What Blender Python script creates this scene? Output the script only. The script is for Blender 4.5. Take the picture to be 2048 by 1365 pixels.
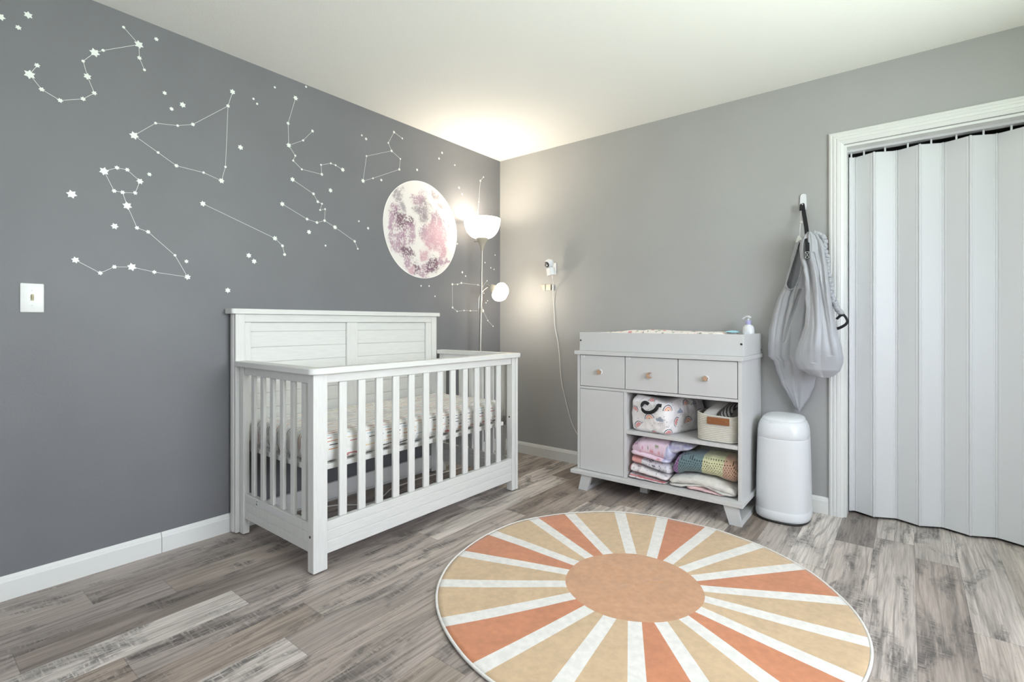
# ---------------------------------------------------------------- nursery scene
import bpy, bmesh, math, random
from mathutils import Vector, Matrix, noise
random.seed(7)
S = bpy.context.scene
COL = S.collection
pi = math.pi
for o in list(bpy.data.objects):
    bpy.data.objects.remove(o)

# ---------------------------------------------------------------- camera
cam_d = bpy.data.cameras.new('camera'); cam = bpy.data.objects.new('camera', cam_d); COL.objects.link(cam)
S.camera = cam
cam.location = (2.727, -3.285, 1.063)
cam.rotation_euler = (pi/2, 0, math.radians(38.33))
cam_d.sensor_fit = 'HORIZONTAL'; cam_d.sensor_width = 36.0
cam_d.lens = 36.0*1004/2048
cam_d.shift_y = -35.5/2048
cam_d.clip_start = 0.02

# ---------------------------------------------------------------- world, exposure
S.view_settings.view_transform = 'Standard'; S.view_settings.look = 'None'
S.view_settings.exposure = 0.18; S.view_settings.gamma = 1.0
S.view_settings.use_curve_mapping = False
W = bpy.data.worlds.new('world'); S.world = W; W.use_nodes = True
nt = W.node_tree; nt.nodes.clear()
tc = nt.nodes.new('ShaderNodeTexCoord'); sx = nt.nodes.new('ShaderNodeSeparateXYZ')
rp = nt.nodes.new('ShaderNodeValToRGB'); bg = nt.nodes.new('ShaderNodeBackground'); wo = nt.nodes.new('ShaderNodeOutputWorld')
mp = nt.nodes.new('ShaderNodeMapRange'); mp.inputs['From Min'].default_value = -1
nt.links.new(tc.outputs['Generated'], sx.inputs[0]); nt.links.new(sx.outputs['Z'], mp.inputs['Value'])
nt.links.new(mp.outputs[0], rp.inputs[0]); nt.links.new(rp.outputs[0], bg.inputs[0]); nt.links.new(bg.outputs[0], wo.inputs[0])
rp.color_ramp.elements[0].position = .47; rp.color_ramp.elements[0].color = (.22, .33, .16, 1)
rp.color_ramp.elements[1].position = .53; rp.color_ramp.elements[1].color = (.75, .85, 1, 1)
bg.inputs[1].default_value = 2.0

# ---------------------------------------------------------------- daylight through the right-hand window, plus an added fill behind the camera
def area(name, loc, target, sx_, sy_, col, power, spread=180):
    d = bpy.data.lights.new(name, 'AREA'); d.shape = 'RECTANGLE'; d.size = sx_; d.size_y = sy_
    d.color = col; d.energy = power; d.spread = math.radians(spread)
    o = bpy.data.objects.new(name, d); COL.objects.link(o); o.location = loc
    o.rotation_euler = (Vector(target)-Vector(loc)).to_track_quat('-Z', 'Y').to_euler()
    return o
area('window_daylight_sky', (4.16, -1.9, 1.50), (0.6, -2.3, 1.0), 1.7, 1.15, (.82, .86, 1.0), 46, 150)
area('window_daylight_lawn', (4.17, -1.9, 1.45), (2.3, -2.2, 3.1), 1.7, 1.0, (.83, 1.0, .79), 40, 130)
area('added_near_fill', (1.9, -4.22, 1.50), (1.6, -1.0, 1.1), 1.6, 1.15, (.94, .95, 1.0), 10)  # added soft fill from behind the camera, no known source there

# ---------------------------------------------------------------- helpers
ORI = {}
def link(o): COL.objects.link(o); return o
def thing(name, label, cat, loc=(0,0,0), group=None):
    o = bpy.data.objects.new(name, None); link(o); o.location = loc; o.empty_display_size = .05
    o['label'] = label; o['category'] = cat
    if group: o['group'] = group
    ORI[o] = Vector(loc); return o
def tag(o, label, cat, group=None):
    o['label'] = label; o['category'] = cat
    if group: o['group'] = group
    return o
def obj(name, bm, mat, parent=None, smooth=False, kind=None, label=None, origin=None):
    """bm holds world coordinates; becomes ONE mesh object"""
    bmesh.ops.recalc_face_normals(bm, faces=bm.faces[:])
    og = ORI[parent] if parent else Vector(origin) if origin is not None else Vector((0,0,0))
    for v in bm.verts: v.co -= og
    me = bpy.data.meshes.new(name); bm.to_mesh(me); bm.free()
    for m in (mat if isinstance(mat, (list, tuple)) else [mat]): me.materials.append(m)
    if smooth:
        for p in me.polygons: p.use_smooth = True
        if smooth != 'all': me.set_sharp_from_angle(angle=math.radians(smooth if isinstance(smooth, (int, float)) and smooth is not True else 35))
    o = bpy.data.objects.new(name, me); link(o)
    if parent: o.parent = parent; ORI[o] = ORI[parent]
    else: o.location = og; ORI[o] = og
    if kind: o['kind'] = kind
    if label: o['label'] = label
    return o
def struct(name, bm, mat, smooth=False): return obj(name, bm, mat, None, smooth, kind='structure')
def B(): return bmesh.new()
def box(bm, lo, hi, bev=0.0, seg=2, M=None, mi=0):
    t = bmesh.new()
    bmesh.ops.create_cube(t, size=1)
    for v in t.verts:
        v.co = Vector([lo[i]+(v.co[i]+.5)*(hi[i]-lo[i]) for i in range(3)])
    if bev: bmesh.ops.bevel(t, geom=t.edges[:], offset=bev, segments=seg, profile=.5, affect='EDGES')
    if M: bmesh.ops.transform(t, matrix=M, verts=t.verts[:])
    merge(bm, t, mi); return bm
def merge(bm, t, mi=0):
    vm = {}
    for v in t.verts: vm[v] = bm.verts.new(v.co)
    for f in t.faces:
        try:
            nf = bm.faces.new([vm[v] for v in f.verts]); nf.material_index = mi if mi else f.material_index
        except ValueError: pass
    t.free()
def abox(lo, hi, bev=0.0, seg=2): return box(B(), lo, hi, bev, seg)
def tube(bm, pts, r, n=10, caps=True, flat=None):
    """tube through world points; r number or list. flat=(w,t,up) gives a strap"""
    pts = [Vector(p) for p in pts]; rs = r if isinstance(r, (list, tuple)) else [r]*len(pts)
    rings = []; up = None
    for i, p in enumerate(pts):
        d = (pts[min(i+1, len(pts)-1)]-pts[max(i-1, 0)]).normalized()
        if up is None:
            up = Vector((0,0,1)) if abs(d.z) < .9 else Vector((1,0,0))
        if flat: up = Vector(flat[2])
        a = d.cross(up).normalized(); b = a.cross(d).normalized()
        if not flat: up = b
        ring = []
        for k in range(n):
            t = 2*pi*k/n
            if flat:
                c_, s_ = math.cos(t), math.sin(t)
                q = a*(flat[0]*math.copysign(abs(c_)**.35, c_)) + b*(flat[1]*math.copysign(abs(s_)**.35, s_))
            else: q = (a*math.cos(t)+b*math.sin(t))*rs[i]
            ring.append(bm.verts.new(p+q))
        rings.append(ring)
    for i in range(len(rings)-1):
        for k in range(n):
            bm.faces.new([rings[i][k], rings[i][(k+1)%n], rings[i+1][(k+1)%n], rings[i+1][k]])
    if caps:
        bm.faces.new(rings[0]); bm.faces.new(rings[-1])
    return bm
def smoothpts(P, n=8):
    P = [Vector(p) for p in P]; out = []
    for i in range(len(P)-1):
        p0 = P[max(i-1,0)]; p1 = P[i]; p2 = P[i+1]; p3 = P[min(i+2, len(P)-1)]
        for k in range(n):
            t = k/n
            out.append(.5*((2*p1)+(p2-p0)*t+(2*p0-5*p1+4*p2-p3)*t*t+(-p0+3*p1-3*p2+p3)*t**3))
    out.append(P[-1]); return out
def lathe(bm, prof, M=None, n=40, capb=True, capt=True, mi=0):
    """prof = [(r,z)...] about Z then transformed by M"""
    M = M or Matrix(); rings = []
    for r, z in prof:
        rings.append([bm.verts.new(M @ Vector((r*math.cos(2*pi*k/n), r*math.sin(2*pi*k/n), z))) for k in range(n)])
    for i in range(len(rings)-1):
        for k in range(n):
            f = bm.faces.new([rings[i][k], rings[i][(k+1)%n], rings[i+1][(k+1)%n], rings[i+1][k]]); f.material_index = mi
    if capb: bm.faces.new(rings[0][::-1])
    if capt: bm.faces.new(rings[-1])
    return bm
def prism(bm, poly, axis, a, b, mi=0):
    """extrude a 2D polygon along axis between a and b; poly is in the two other axes in xyz order"""
    def mk(p, t):
        c = list(p); c.insert('xyz'.index(axis), t); return bm.verts.new(c)
    A = [mk(p, a) for p in poly]; Bv = [mk(p, b) for p in poly]
    n = len(poly)
    fs = [bm.faces.new(A[::-1]), bm.faces.new(Bv)]
    for i in range(n): fs.append(bm.faces.new([A[i], A[(i+1)%n], Bv[(i+1)%n], Bv[i]]))
    for f in fs: f.material_index = mi
    return bm
def TR(loc, rx=0, ry=0, rz=0):
    return Matrix.Translation(loc) @ Matrix.Rotation(rz, 4, 'Z') @ Matrix.Rotation(ry, 4, 'Y') @ Matrix.Rotation(rx, 4, 'X')
def lerp(a, b, t): return a+(b-a)*t
def curve(tab, x):
    """piecewise smooth table lookup"""
    if x <= tab[0][0]: return tab[0][1]
    for i in range(len(tab)-1):
        if x <= tab[i+1][0]:
            t = (x-tab[i][0])/(tab[i+1][0]-tab[i][0]); t = t*t*(3-2*t)*.5+t*.5
            return lerp(tab[i][1], tab[i+1][1], t)
    return tab[-1][1]
def srgb(r, g, b):
    f = lambda c: (c/255/12.92) if c/255 <= .04045 else ((c/255+.055)/1.055)**2.4
    return (f(r), f(g), f(b), 1)
def paintattr(o, fn, name='paint'):
    """fn(local vertex co, normal) -> linear rgb; surface pattern of a cloth or print"""
    me = o.data; a = me.color_attributes.new(name, 'FLOAT_COLOR', 'POINT')
    for i, v in enumerate(me.vertices):
        c = fn(v.co + ORI[o], v.normal)
        a.data[i].color = (c[0], c[1], c[2], 1)

# ---------------------------------------------------------------- materials
def newmat(name):
    m = bpy.data.materials.new(name); m.use_nodes = True
    return m, m.node_tree, m.node_tree.nodes['Principled BSDF']
def N(t, kind, **kw):
    n = t.nodes.new(kind)
    for k, v in kw.items():
        if k.startswith('i_'):
            key = k[2:]; n.inputs[int(key) if key.isdigit() else key.replace('_', ' ')].default_value = v
        else: setattr(n, k, v)
    return n
def math_(t, op, a, b=None, c=None):
    n = t.nodes.new('ShaderNodeMath'); n.operation = op
    for i, x in enumerate((a, b, c)):
        if x is None: continue
        if isinstance(x, (int, float)): n.inputs[i].default_value = x
        else: t.links.new(x, n.inputs[i])
    return n.outputs[0]
def mixc(t, f, a, b, mode='MIX'):
    n = t.nodes.new('ShaderNodeMix'); n.data_type = 'RGBA'; n.blend_type = mode
    for s, x in ((n.inputs[0], f), (n.inputs[6], a), (n.inputs[7], b)):
        if isinstance(x, (int, float)): s.default_value = x
        elif isinstance(x, tuple): s.default_value = x
        else: t.links.new(x, s)
    return n.outputs[2]
def ramp(t, f, stops, interp='LINEAR'):
    n = t.nodes.new('ShaderNodeValToRGB'); n.color_ramp.interpolation = interp
    e = n.color_ramp.elements
    while len(e) < len(stops): e.new(.5)
    for i, (p, c) in enumerate(stops): e[i].position = p; e[i].color = c
    t.links.new(f, n.inputs[0]); return n.outputs[0]
def mat(name, col, rough=.5, bump=0, bscale=200, var=0, vscale=8, metal=0, spec=.5, stretch=None, sheen=0, coat=0):
    m, t, p = newmat(name)
    p.inputs['Base Color'].default_value = col; p.inputs['Roughness'].default_value = rough
    p.inputs['Metallic'].default_value = metal; p.inputs['Specular IOR Level'].default_value = spec
    p.inputs['Sheen Weight'].default_value = sheen; p.inputs['Coat Weight'].default_value = coat
    if bump or var:
        tcn = N(t, 'ShaderNodeTexCoord'); vec = tcn.outputs['Object']
        if stretch:
            mpn = N(t, 'ShaderNodeMapping'); mpn.inputs['Scale'].default_value = stretch
            t.links.new(vec, mpn.inputs[0]); vec = mpn.outputs[0]
    if bump:
        nz = N(t, 'ShaderNodeTexNoise', i_Scale=bscale, i_Detail=3.0); t.links.new(vec, nz.inputs['Vector'])
        bp = N(t, 'ShaderNodeBump', i_Strength=bump, i_Distance=.002); t.links.new(nz.outputs[0], bp.inputs['Height']); t.links.new(bp.outputs[0], p.inputs['Normal'])
    if var:
        nz = N(t, 'ShaderNodeTexNoise', i_Scale=vscale, i_Detail=5.0); t.links.new(vec, nz.inputs['Vector'])
        f = ramp(t, nz.outputs[0], [(.3, (0,0,0,1)), (.7, (1,1,1,1))])
        dk = tuple(c*(1-var) for c in col[:3])+(1,)
        t.links.new(mixc(t, f, dk, col), p.inputs['Base Color'])
    return m
def emis(name, col, strength):
    m, t, p = newmat(name); p.inputs['Base Color'].default_value = (.9,.9,.88,1)
    p.inputs['Emission Color'].default_value = col; p.inputs['Emission Strength'].default_value = strength
    p.inputs['Roughness'].default_value = .3
    return m
def attrmat(name, rough=.8, bump=0, bscale=300, sheen=.2, extra=None):
    m, t, p = newmat(name); a = N(t, 'ShaderNodeVertexColor'); a.layer_name = 'paint'
    t.links.new(a.outputs[0], p.inputs['Base Color']); p.inputs['Roughness'].default_value = rough
    p.inputs['Sheen Weight'].default_value = sheen
    if bump:
        tcn = N(t, 'ShaderNodeTexCoord'); nz = N(t, 'ShaderNodeTexNoise', i_Scale=bscale, i_Detail=3.0)
        t.links.new(tcn.outputs['Object'], nz.inputs['Vector'])
        bp = N(t, 'ShaderNodeBump', i_Strength=bump, i_Distance=.003); t.links.new(nz.outputs[0], bp.inputs['Height']); t.links.new(bp.outputs[0], p.inputs['Normal'])
    return m

M_DARK = mat('dark_grey_paint', (.190, .190, .202, 1), .5, .25, 90, .08, 3, spec=.3)
M_GREY = mat('light_grey_paint', (.405, .402, .395, 1), .5, .25, 90, .05, 3, spec=.3)
M_CEIL = mat('ceiling_paint', (.88, .87, .845, 1), .8, .3, 140)
M_TRIM = mat('white_trim_paint', (.76, .76, .745, 1), .35, .06, 60)
M_VINYL = mat('white_vinyl', (.70, .705, .72, 1), .38, .08, 300)
M_CRIB = mat('white_washed_wood', (.73, .725, .70, 1), .5, .3, 60, .07, 45, stretch=(2.5, 2.5, .3))
M_CRIBH = mat('white_washed_wood_long', (.73, .725, .70, 1), .5, .3, 60, .07, 45, stretch=(2.5, .25, 2.5))
M_GROOVE = mat('groove_shadow_gap', (.30, .30, .29, 1), .8)
M_LAM = mat('white_laminate', (.62, .615, .61, 1), .42, 0, 300)
M_GAP_SHADE = mat('painted_gap_shade', (.05, .05, .05, 1), .8)  # near-black colour standing in for shade inside the furniture gaps
M_PLAST = mat('white_plastic', (.74, .75, .77, 1), .28)
M_IVORY = mat('ivory_plastic', (.55, .50, .33, 1), .4)
M_METAL = mat('brushed_nickel', (.42, .40, .36, 1), .32, metal=.85)
M_GREYP = mat('beige_lamp_plastic', (.40, .375, .32, 1), .4, metal=.3)
M_BOLT = mat('dark_bolt', (.06, .06, .06, 1), .35, metal=.7)
M_BLACK = mat('black_webbing', (.012, .012, .014, 1), .8, .5, 900)
M_DECAL = mat('white_vinyl_decal', (.82, .84, .80, 1), .45)
M_WOODK = mat('tan_wood_knob', (.55, .36, .24, 1), .5, var=.3, vscale=200)
M_CORD = mat('white_cord', (.80, .79, .76, 1), .45)
M_BAG = mat('silver_grey_nylon', (.41, .415, .44, 1), .42, .2, 90, .05, 10, sheen=.2)
M_LENS = mat('black_lens', (.01, .01, .012, 1), .08)

# ---------------------------------------------------------------- floor
XR, YN, H = 4.25, -4.35, 2.44          # right wall, near wall, ceiling height
PW, PL = 0.1524, 1.2192
def floor_mat():
    m, t, p = newmat('weathered_plank_floor')
    uv = N(t, 'ShaderNodeUVMap'); uv.uv_map = 'plank_uv'
    at = N(t, 'ShaderNodeVertexColor'); at.layer_name = 'plank'
    sp = N(t, 'ShaderNodeSeparateColor'); t.links.new(at.outputs[0], sp.inputs[0])
    tone, seed, warm = sp.outputs[0], sp.outputs[1], sp.outputs[2]
    s2 = N(t, 'ShaderNodeSeparateXYZ'); t.links.new(uv.outputs[0], s2.inputs[0]); u, v = s2.outputs[0], s2.outputs[1]
    so = math_(t, 'MULTIPLY', seed, 37.0)
    def vec(su, sv, dist=None):
        c = N(t, 'ShaderNodeCombineXYZ')
        t.links.new(math_(t, 'ADD', math_(t, 'MULTIPLY', u, su), so), c.inputs[0])
        t.links.new(math_(t, 'ADD', math_(t, 'MULTIPLY', v, sv), so), c.inputs[1])
        t.links.new(so, c.inputs[2]); return c.outputs[0]
    def nz(su, sv, det=5, dist=0, rough=.6):
        n = N(t, 'ShaderNodeTexNoise', i_Scale=1.0, i_Detail=float(det), i_Distortion=float(dist), i_Roughness=rough)
        t.links.new(vec(su, sv), n.inputs['Vector']); return n.outputs[0]
    base = ramp(t, tone, [(0, srgb(122, 111, 107)), (.5, srgb(175, 163, 156)), (1, srgb(219, 210, 203))])
    base = mixc(t, math_(t, 'MULTIPLY', warm, .55), base, srgb(172, 152, 130), 'MIX')
    fine = nz(150, 5, 6, .3)
    mid = nz(32, 1.6, 5, 1.2)
    patch = nz(9, 2.6, 6, .8, .65)
    big = nz(5, 1.1, 3, .5)
    c = mixc(t, 1.0, base, ramp(t, fine, [(.3, (.74,.73,.72,1)), (.62, (1.12,1.12,1.12,1))]), 'MULTIPLY')
    c = mixc(t, 1.0, c, ramp(t, mid, [(.28, (.66,.65,.64,1)), (.5, (1,1,1,1)), (.75, (1.15,1.15,1.16,1))]), 'MULTIPLY')
    c = mixc(t, 1.0, c, ramp(t, big, [(.25, (.72,.71,.70,1)), (.5, (1,1,1,1)), (.72, (1.2,1.2,1.2,1))]), 'MULTIPLY')
    # charcoal weathering with a cross-hatched saw texture
    hatch = nz(14, 120, 4, .6); hatch2 = nz(110, 14, 5, .5)
    hm = math_(t, 'MULTIPLY', ramp(t, patch, [(.50, (0,0,0,1)), (.62, (1,1,1,1))]), ramp(t, math_(t, 'MAXIMUM', hatch, hatch2), [(.48, (1,1,1,1)), (.66, (.1,.1,.1,1))]))
    c = mixc(t, math_(t, 'MULTIPLY', hm, .8), c, srgb(72, 69, 68))
    # cathedral grain lines
    wv = N(t, 'ShaderNodeTexWave', wave_type='BANDS', bands_direction='X', i_Scale=1.0, i_Distortion=9.0, i_Detail=3.0); wv.inputs['Detail Scale'].default_value = 1.4
    t.links.new(vec(7.5, .9), wv.inputs['Vector'])
    wl = ramp(t, wv.outputs[0], [(.0, (1,1,1,1)), (.16, (0,0,0,1))])
    wmask = ramp(t, nz(4, 1.5, 2), [(.42, (0,0,0,1)), (.6, (1,1,1,1))])
    c = mixc(t, math_(t, 'MULTIPLY', math_(t, 'MULTIPLY', wl, wmask), .45), c, srgb(84, 80, 77))
    # seams between the planks
    eu = math_(t, 'MINIMUM', u, math_(t, 'SUBTRACT', PW, u)); ev = math_(t, 'MINIMUM', v, math_(t, 'SUBTRACT', PL, v))
    seam = math_(t, 'LESS_THAN', math_(t, 'MINIMUM', eu, ev), .0011)
    c = mixc(t, math_(t, 'MULTIPLY', seam, .35), c, srgb(60, 57, 55))
    t.links.new(c, p.inputs['Base Color'])
    rg = ramp(t, mid, [(.3, (.36,.36,.36,1)), (.7, (.5,.5,.5,1))]); t.links.new(rg, p.inputs['Roughness'])
    p.inputs['Specular IOR Level'].default_value = .45
    bp = N(t, 'ShaderNodeBump', i_Strength=.25, i_Distance=.001); t.links.new(fine, bp.inputs['Height']); t.links.new(bp.outputs[0], p.inputs['Normal'])
    return m
def build_floor():
    JO = {0: -1.9, 1: -2.778, 2: -2.55, 3: -3.015, 4: -2.41, 5: -2.80, 6: -2.28, 7: -2.43, 8: -3.1, 16: -.37, 17: -.21, 18: -.37, 19: -.95}
    TONE = {(4, 'n'): .95, (3, 'f'): .25, (3, 'n'): .5, (1, 'n'): .6, (1, 'f'): .35, (2, 'n'): .4, (2, 'f'): .62, (4, 'f'): .5, (5, 'f'): .45, (5, 'n'): .55,
            (6, 'n'): .35, (6, 'f'): .55, (7, 'n'): .85, (7, 'f'): .5, (0, 'f'): .55, (0, 'n'): .5, (16, 'f'): .15, (16, 'n'): .6, (17, 'f'): .9, (17, 'n'): .6, (18, 'f'): .8, (18, 'n'): .3, (15, 'n'): .75, (15, 'f'): .8, (8, 'n'): .75, (8, 'f'): .4}
    WARM = {(5, 'n'): .75, (6, 'n'): .55, (3, 'f'): .2, (2, 'f'): .35}
    rnd = random.Random(21)
    verts = []; faces = []; uvs = []; cols = []
    y_hi = .78
    r = -1
    for r in range(-1, 30):
        x0 = .005+r*PW; x1 = x0+PW
        if x1 < -.12 or x0 > XR+.1: continue
        jo = JO.get(r, -rnd.random()*PL-1.5)
        k0 = math.floor((YN-.1-jo)/PL); y = jo+k0*PL
        while y < y_hi:
            side = 'f' if y > jo-.01 else 'n'
            near = abs(y-jo) < .02 or abs(y+PL-jo) < .02
            tone = TONE.get((r, side), None) if near else None
            warm = WARM.get((r, side), 0) if near else 0
            rt, rs, rw = rnd.random(), rnd.random(), rnd.random()
            if tone is None: tone = .15+.75*rt
            col = (tone, rs, max(warm, rw**3*.6), 1)
            a, b = y, min(y+PL, y_hi)
            i = len(verts)
            verts += [(x0, a, 0), (x1, a, 0), (x1, b, 0), (x0, b, 0)]
            faces.append((i, i+1, i+2, i+3)); uvs += [(0, 0), (PW, 0), (PW, b-a), (0, b-a)]; cols += [col]*4
            y += PL
    me = bpy.data.meshes.new('floor'); me.from_pydata(verts, [], faces)
    ul = me.uv_layers.new(name='plank_uv')
    for i in range(len(uvs)): ul.data[i].uv = uvs[i]
    ca = me.color_attributes.new('plank', 'FLOAT_COLOR', 'CORNER')
    for i in range(len(uvs)): ca.data[i].color = cols[i]
    me.materials.append(floor_mat())
    o = bpy.data.objects.new('floor', me); link(o); o['kind'] = 'structure'
build_floor()

# ---------------------------------------------------------------- walls, ceiling, windows
DX0, DX1, DZ = 2.448, 3.98, 2.028      # closet opening
T = .12
struct('ceiling', abox((-T, YN-T, H), (XR+T, T, H+.1)), M_CEIL)
struct('wall_left', abox((-T, YN-T, 0), (0, T, H)), M_DARK)
b = B(); box(b, (0, 0, 0), (DX0-.001, T, H)); box(b, (DX1, 0, 0), (XR+T, T, H)); box(b, (DX0-.001, 0, DZ+.01), (DX1, T, H)); struct('wall_back', b, M_GREY)
wy0, wy1, wz0, wz1 = -2.8, -1.0, .9, 2.1
b = B(); box(b, (XR, YN-T, 0), (XR+T, wy0, H)); box(b, (XR, wy1, 0), (XR+T, 0, H)); box(b, (XR, wy0, 0), (XR+T, wy1, wz0)); box(b, (XR, wy0, wz1), (XR+T, wy1, H)); struct('wall_right', b, M_GREY)
nx0, nx1 = 1.05, 2.75
b = B(); box(b, (0, YN-T, 0), (nx0, YN, H)); box(b, (nx1, YN-T, 0), (XR, YN, H)); box(b, (nx0, YN-T, 0), (nx1, YN, wz0)); box(b, (nx0, YN-T, wz1), (nx1, YN, H)); struct('wall_near', b, M_GREY)
# closet interior behind the folding door
b = B(); box(b, (DX0-.06, .74, 0), (DX1+.06, .78, H)); box(b, (DX0-.10, T, 0), (DX0-.06, .78, H)); box(b, (DX1+.06, T, 0), (DX1+.10, .78, H)); box(b, (DX0-.1, T, H), (DX1+.1, .78, H+.04)); struct('wall_closet', b, M_GREY)
M_GLASS, t_, p_ = newmat('window_glass'); p_.inputs['Base Color'].default_value = (1,1,1,1); p_.inputs['Roughness'].default_value = 0; p_.inputs['Transmission Weight'].default_value = 1; p_.inputs['IOR'].default_value = 1.02
def window(name, lo, hi, ax):
    b = B(); fr = .05
    d0, d1 = (lo[ax]+.03, lo[ax]+.08)
    o = 1-ax
    def bx(a0, a1, z0, z1, dd=(d0, d1)):
        l = [0,0,z0]; h = [0,0,z1]; l[ax] = dd[0]; h[ax] = dd[1]; l[o] = a0; h[o] = a1; box(b, l, h, .004)
    bx(lo[o], lo[o]+fr, lo[2], hi[2]); bx(hi[o]-fr, hi[o], lo[2], hi[2]); bx(lo[o], hi[o], lo[2], lo[2]+fr); bx(lo[o], hi[o], hi[2]-fr, hi[2])
    mid = (lo[2]+hi[2])/2; bx(lo[o], hi[o], mid-.02, mid+.02)
    w = struct(name, b, M_TRIM)
    g = B(); l = [0,0,lo[2]+fr]; h = [0,0,hi[2]-fr]; l[ax] = d0+.02; h[ax] = d0+.025; l[o] = lo[o]+fr; h[o] = hi[o]-fr; box(g, l, h)
    obj('pane', g, M_GLASS, w)
window('window_1', (XR, wy0, wz0), (XR+T, wy1, wz1), 0)
window('added_fill_window', (nx0, YN-T, wz0), (nx1, YN, wz1), 1)  # invented window behind the camera, put in to carry the fill light

# baseboards: square board with a small ogee on top
def bb_profile(d=.014, h=.092):
    return [(0, 0), (d, 0), (d, h-.022), (d-.003, h-.017), (d-.004, h-.012), (d-.009, h-.004), (d-.011, h), (0, h)]
def baseboard(name, axis, a, b2, sign, off):
    bm = B(); pr = bb_profile()
    poly = [(off+sign*x, z) for x, z in pr]
    prism(bm, poly, axis, a, b2); return struct(name, bm, M_TRIM)
baseboard('baseboard_left', 'y', -2.466, -.0005, 1, .0002)
baseboard('baseboard_left.001', 'y', YN, -2.468, 1, .0002)
baseboard('baseboard_back', 'x', .015, 2.377, -1, -.0002)
baseboard('baseboard_right', 'y', YN+.015, -.001, -1, XR-.0002)

# closet door casing with fluted profile, mitred head
def casing():
    prof = [(0, 0), (0, -.011), (.005, -.016), (.013, -.018), (.018, -.014), (.022, -.018), (.030, -.019), (.034, -.0155), (.038, -.0185), (.048, -.019), (.052, -.015), (.056, -.016), (.062, -.013), (.070, -.010), (.070, 0)]
    bm = B(); x0 = 2.378; zt = 2.112
    n = len(prof); A = []; C_ = []; 
    for d, y in prof:
        A.append(bm.verts.new((x0+d, y-.0003, 0.0))); C_.append(bm.verts.new((x0+d, y-.0003, zt-d)))
    for i in range(n-1): bm.faces.new([A[i], A[i+1], C_[i+1], C_[i]])
    bm.faces.new(A)
    s = struct('trim_1', bm, M_TRIM)
    bm = B(); A = []; C_ = []
    x1 = DX1+.07
    for d, y in prof:
        A.append(bm.verts.new((x0+d+.0006, y-.0003, zt-d))); C_.append(bm.verts.new((x1-d, y-.0003, zt-d)))
    for i in range(n-1): bm.faces.new([A[i], A[i+1], C_[i+1], C_[i]])
    struct('trim_2', bm, M_TRIM)
    bm = B(); A = []; C_ = []
    for d, y in prof:
        A.append(bm.verts.new((x1-d, y-.0003, 0))); C_.append(bm.verts.new((x1-d, y-.0003, zt-d-.0006)))
    for i in range(n-1): bm.faces.new([A[i], A[i+1], C_[i+1], C_[i]])
    bm.faces.new(A); struct('trim_3', bm, M_TRIM)
    # jambs
    bm = B(); box(bm, (DX0-.0005, 0, 0), (DX0+.012, T, DZ+.01)); box(bm, (DX1-.012, 0, 0), (DX1, T, DZ+.01)); box(bm, (DX0+.012, 0, DZ-.002), (DX1-.012, T, DZ+.01)); struct('trim_4', bm, M_TRIM)
casing()

# folding accordion closet door
def accordion():
    door = bpy.data.objects.new('door_1', None); link(door); door.location = (2.46, .09, 0); ORI[door] = Vector((2.46, .09, 0)); door['kind'] = 'structure'
    obj('track', abox((DX0+.012, .068, DZ-.014), (DX1-.012, .116, DZ-.002)), M_VINYL, door)
    X = [2.461, 2.487, 2.578, 2.674, 2.771, 2.864, 2.966, 3.064, 3.163, 3.262, 3.36, 3.459, 3.557, 3.655, 3.753, 3.85, 3.945]
    Y = [.088, .116, .070]
    while len(Y) < len(X): Y.append(.118 if len(Y) % 2 else .070)
    zt, z0 = 1.992, .012
    rnd = random.Random(4)
    for i in range(len(X)-1):
        a = Vector((X[i], Y[i], 0)); c = Vector((X[i+1], Y[i+1], 0)); d = (c-a); L = d.length; d.normalize(); nrm = Vector((d.y, -d.x, 0))
        Mx = Matrix(((d.x, nrm.x, 0, a.x), (d.y, nrm.y, 0, a.y), (0, 0, 1, 0), (0, 0, 0, 1)))
        bm = B(); box(bm, (.005, -.003, z0), (L-.005, .003, zt), .0015, 1, Mx)
        # raised ribs beside the hinges
        for q in (.010, L-.016): box(bm, (q, -.0038, z0), (q+.005, .0038, zt), .001, 1, Mx)
        obj('panel', bm, M_VINYL, door)
        if i:
            bm = B(); tube(bm, [(a.x, a.y, z0), (a.x, a.y, zt+.002)], .0052, 10); obj('hinge_strip', bm, M_VINYL, door, smooth=True)
        mp_ = (a+c)/2
        bm = B(); box(bm, (mp_.x-.004, mp_.y-.003, zt-.006), (mp_.x+.004, mp_.y+.003, DZ-.012), .001, 1); obj('hanger', bm, M_PLAST, door)
accordion()
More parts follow.
